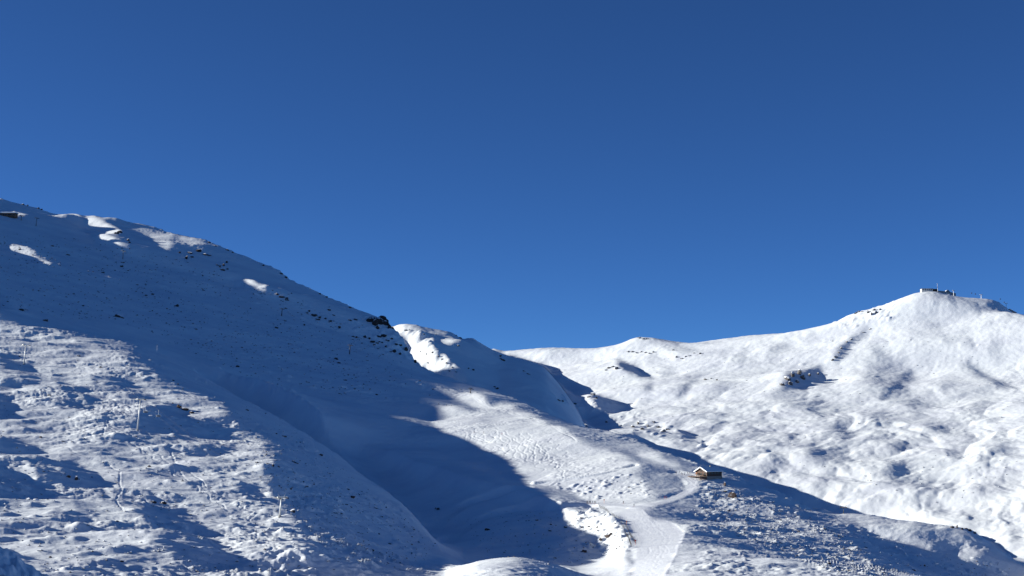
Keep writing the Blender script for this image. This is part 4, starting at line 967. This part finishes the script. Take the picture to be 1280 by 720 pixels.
field(34, [(0,410),(150,435),(260,500),(330,560),(330,640),(280,720),(60,700),(0,650)], 3, 8, 'small dark boulder half buried on the sunlit shoulder', 'boulders on the sunlit shoulder')
field(14, [(310,560),(345,570),(380,620),(330,610)], 2.5, 6.5, 'dark boulder in the stony patch uphill of the chairlift pylon', 'boulders uphill of the pylon')
field(18, [(570,655),(640,645),(725,640),(740,690),(700,708),(610,688)], 2.5, 8, 'dark boulder in the shaded bowl below the piste', 'boulders in the shaded bowl', asp=(0.25, 0.5))
field(14, [(700,600),(795,590),(815,615),(745,624)], 1.8, 4.5, 'dark boulder on the sunlit bank above the piste', 'boulders on the bank above the piste')
field(26, [(715,650),(748,638),(778,660),(786,688),(765,692),(735,690)], 2.0, 6, 'dark rock on the bank beside the net fence', 'rocks on the bank by the net')
field(44, BOULDERS, 2.2, 6, 'small dark boulder in the snowy boulder field below the chalet', 'boulders below the chalet')
field(22, [(940,605),(1040,648),(1100,690),(1260,700),(1275,720),(1120,720),(1060,680)], 1.5, 4.5, 'dark boulder on the shaded slope falling to the valley', 'boulders on the valley slope')
field(0, [(700,450),(900,440),(1040,425),(1200,420),(1275,480),(1275,640),(1100,620),(900,560),(800,510)], 1.2, 3.2, 'tiny dark rock showing through snow on the far mountainside', 'rocks on the far mountainside', 'f')
# pebbles nobody could count
sc = MB(); ico = [(-1,0,0.0),(0.9,0.2,0),(0,1,0.1),(0.1,-0.9,0),(0,0.1,0.8),(0.1,0,-0.7)]; icf = [(0,3,4),(3,1,4),(1,2,4),(2,0,4),(3,0,5),(1,3,5),(2,1,5),(0,2,5)]
def pebbles(n, pts, smin, smax):
    xs = [p[0] for p in pts]; ys = [p[1] for p in pts]; m = poly_mask(pts); c = 0
    while c < n:
        x = rng.uniform(min(xs), max(xs)); y = rng.uniform(min(ys), max(ys))
        if sheet_at(m, np.array([x]), np.array([y]))[0] < 0.5: continue
        c += 1; X, Y = spot(x, y); z = ground(X, Y); s = rng.uniform(smin, smax); a = rng.uniform(0, 6.28); ca_, sa_ = math.cos(a), math.sin(a)
        sc.add([(X+s*(p[0]*ca_-p[1]*sa_), Y+s*(p[0]*sa_+p[1]*ca_), z+s*(0.1+p[2]*rng.uniform(0.5, 0.9))) for p in ico], icf)
pebbles(1500, [(0,290),(110,300),(230,325),(400,390),(530,470),(480,500),(330,480),(170,410),(0,385)], 0.4, 1.5)
pebbles(900, [(300,500),(345,520),(430,585),(545,680),(520,715),(420,700),(330,600),(290,540)], 0.2, 0.6)
pebbles(900, LOWER_LEFT, 0.25, 0.75)
pebbles(900, BOULDERS, 0.25, 0.8)
pebbles(260, [(700,450),(900,440),(1040,425),(1200,420),(1275,480),(1275,640),(1100,620),(900,560),(800,510)], 1.0, 2.4)
pebbles(300, [(935,600),(1040,645),(1150,690),(1250,700),(1270,722),(1060,722),(1100,690)], 0.2, 0.6)
pebbles(300, [(560,650),(640,640),(730,640),(760,700),(700,712),(600,690)], 0.2, 0.7)
o = sc.build('scree', M_rock); o['kind'] = 'stuff'; o['label'] = 'small dark stones scattered over the snowy hillside'; o['category'] = 'stones'
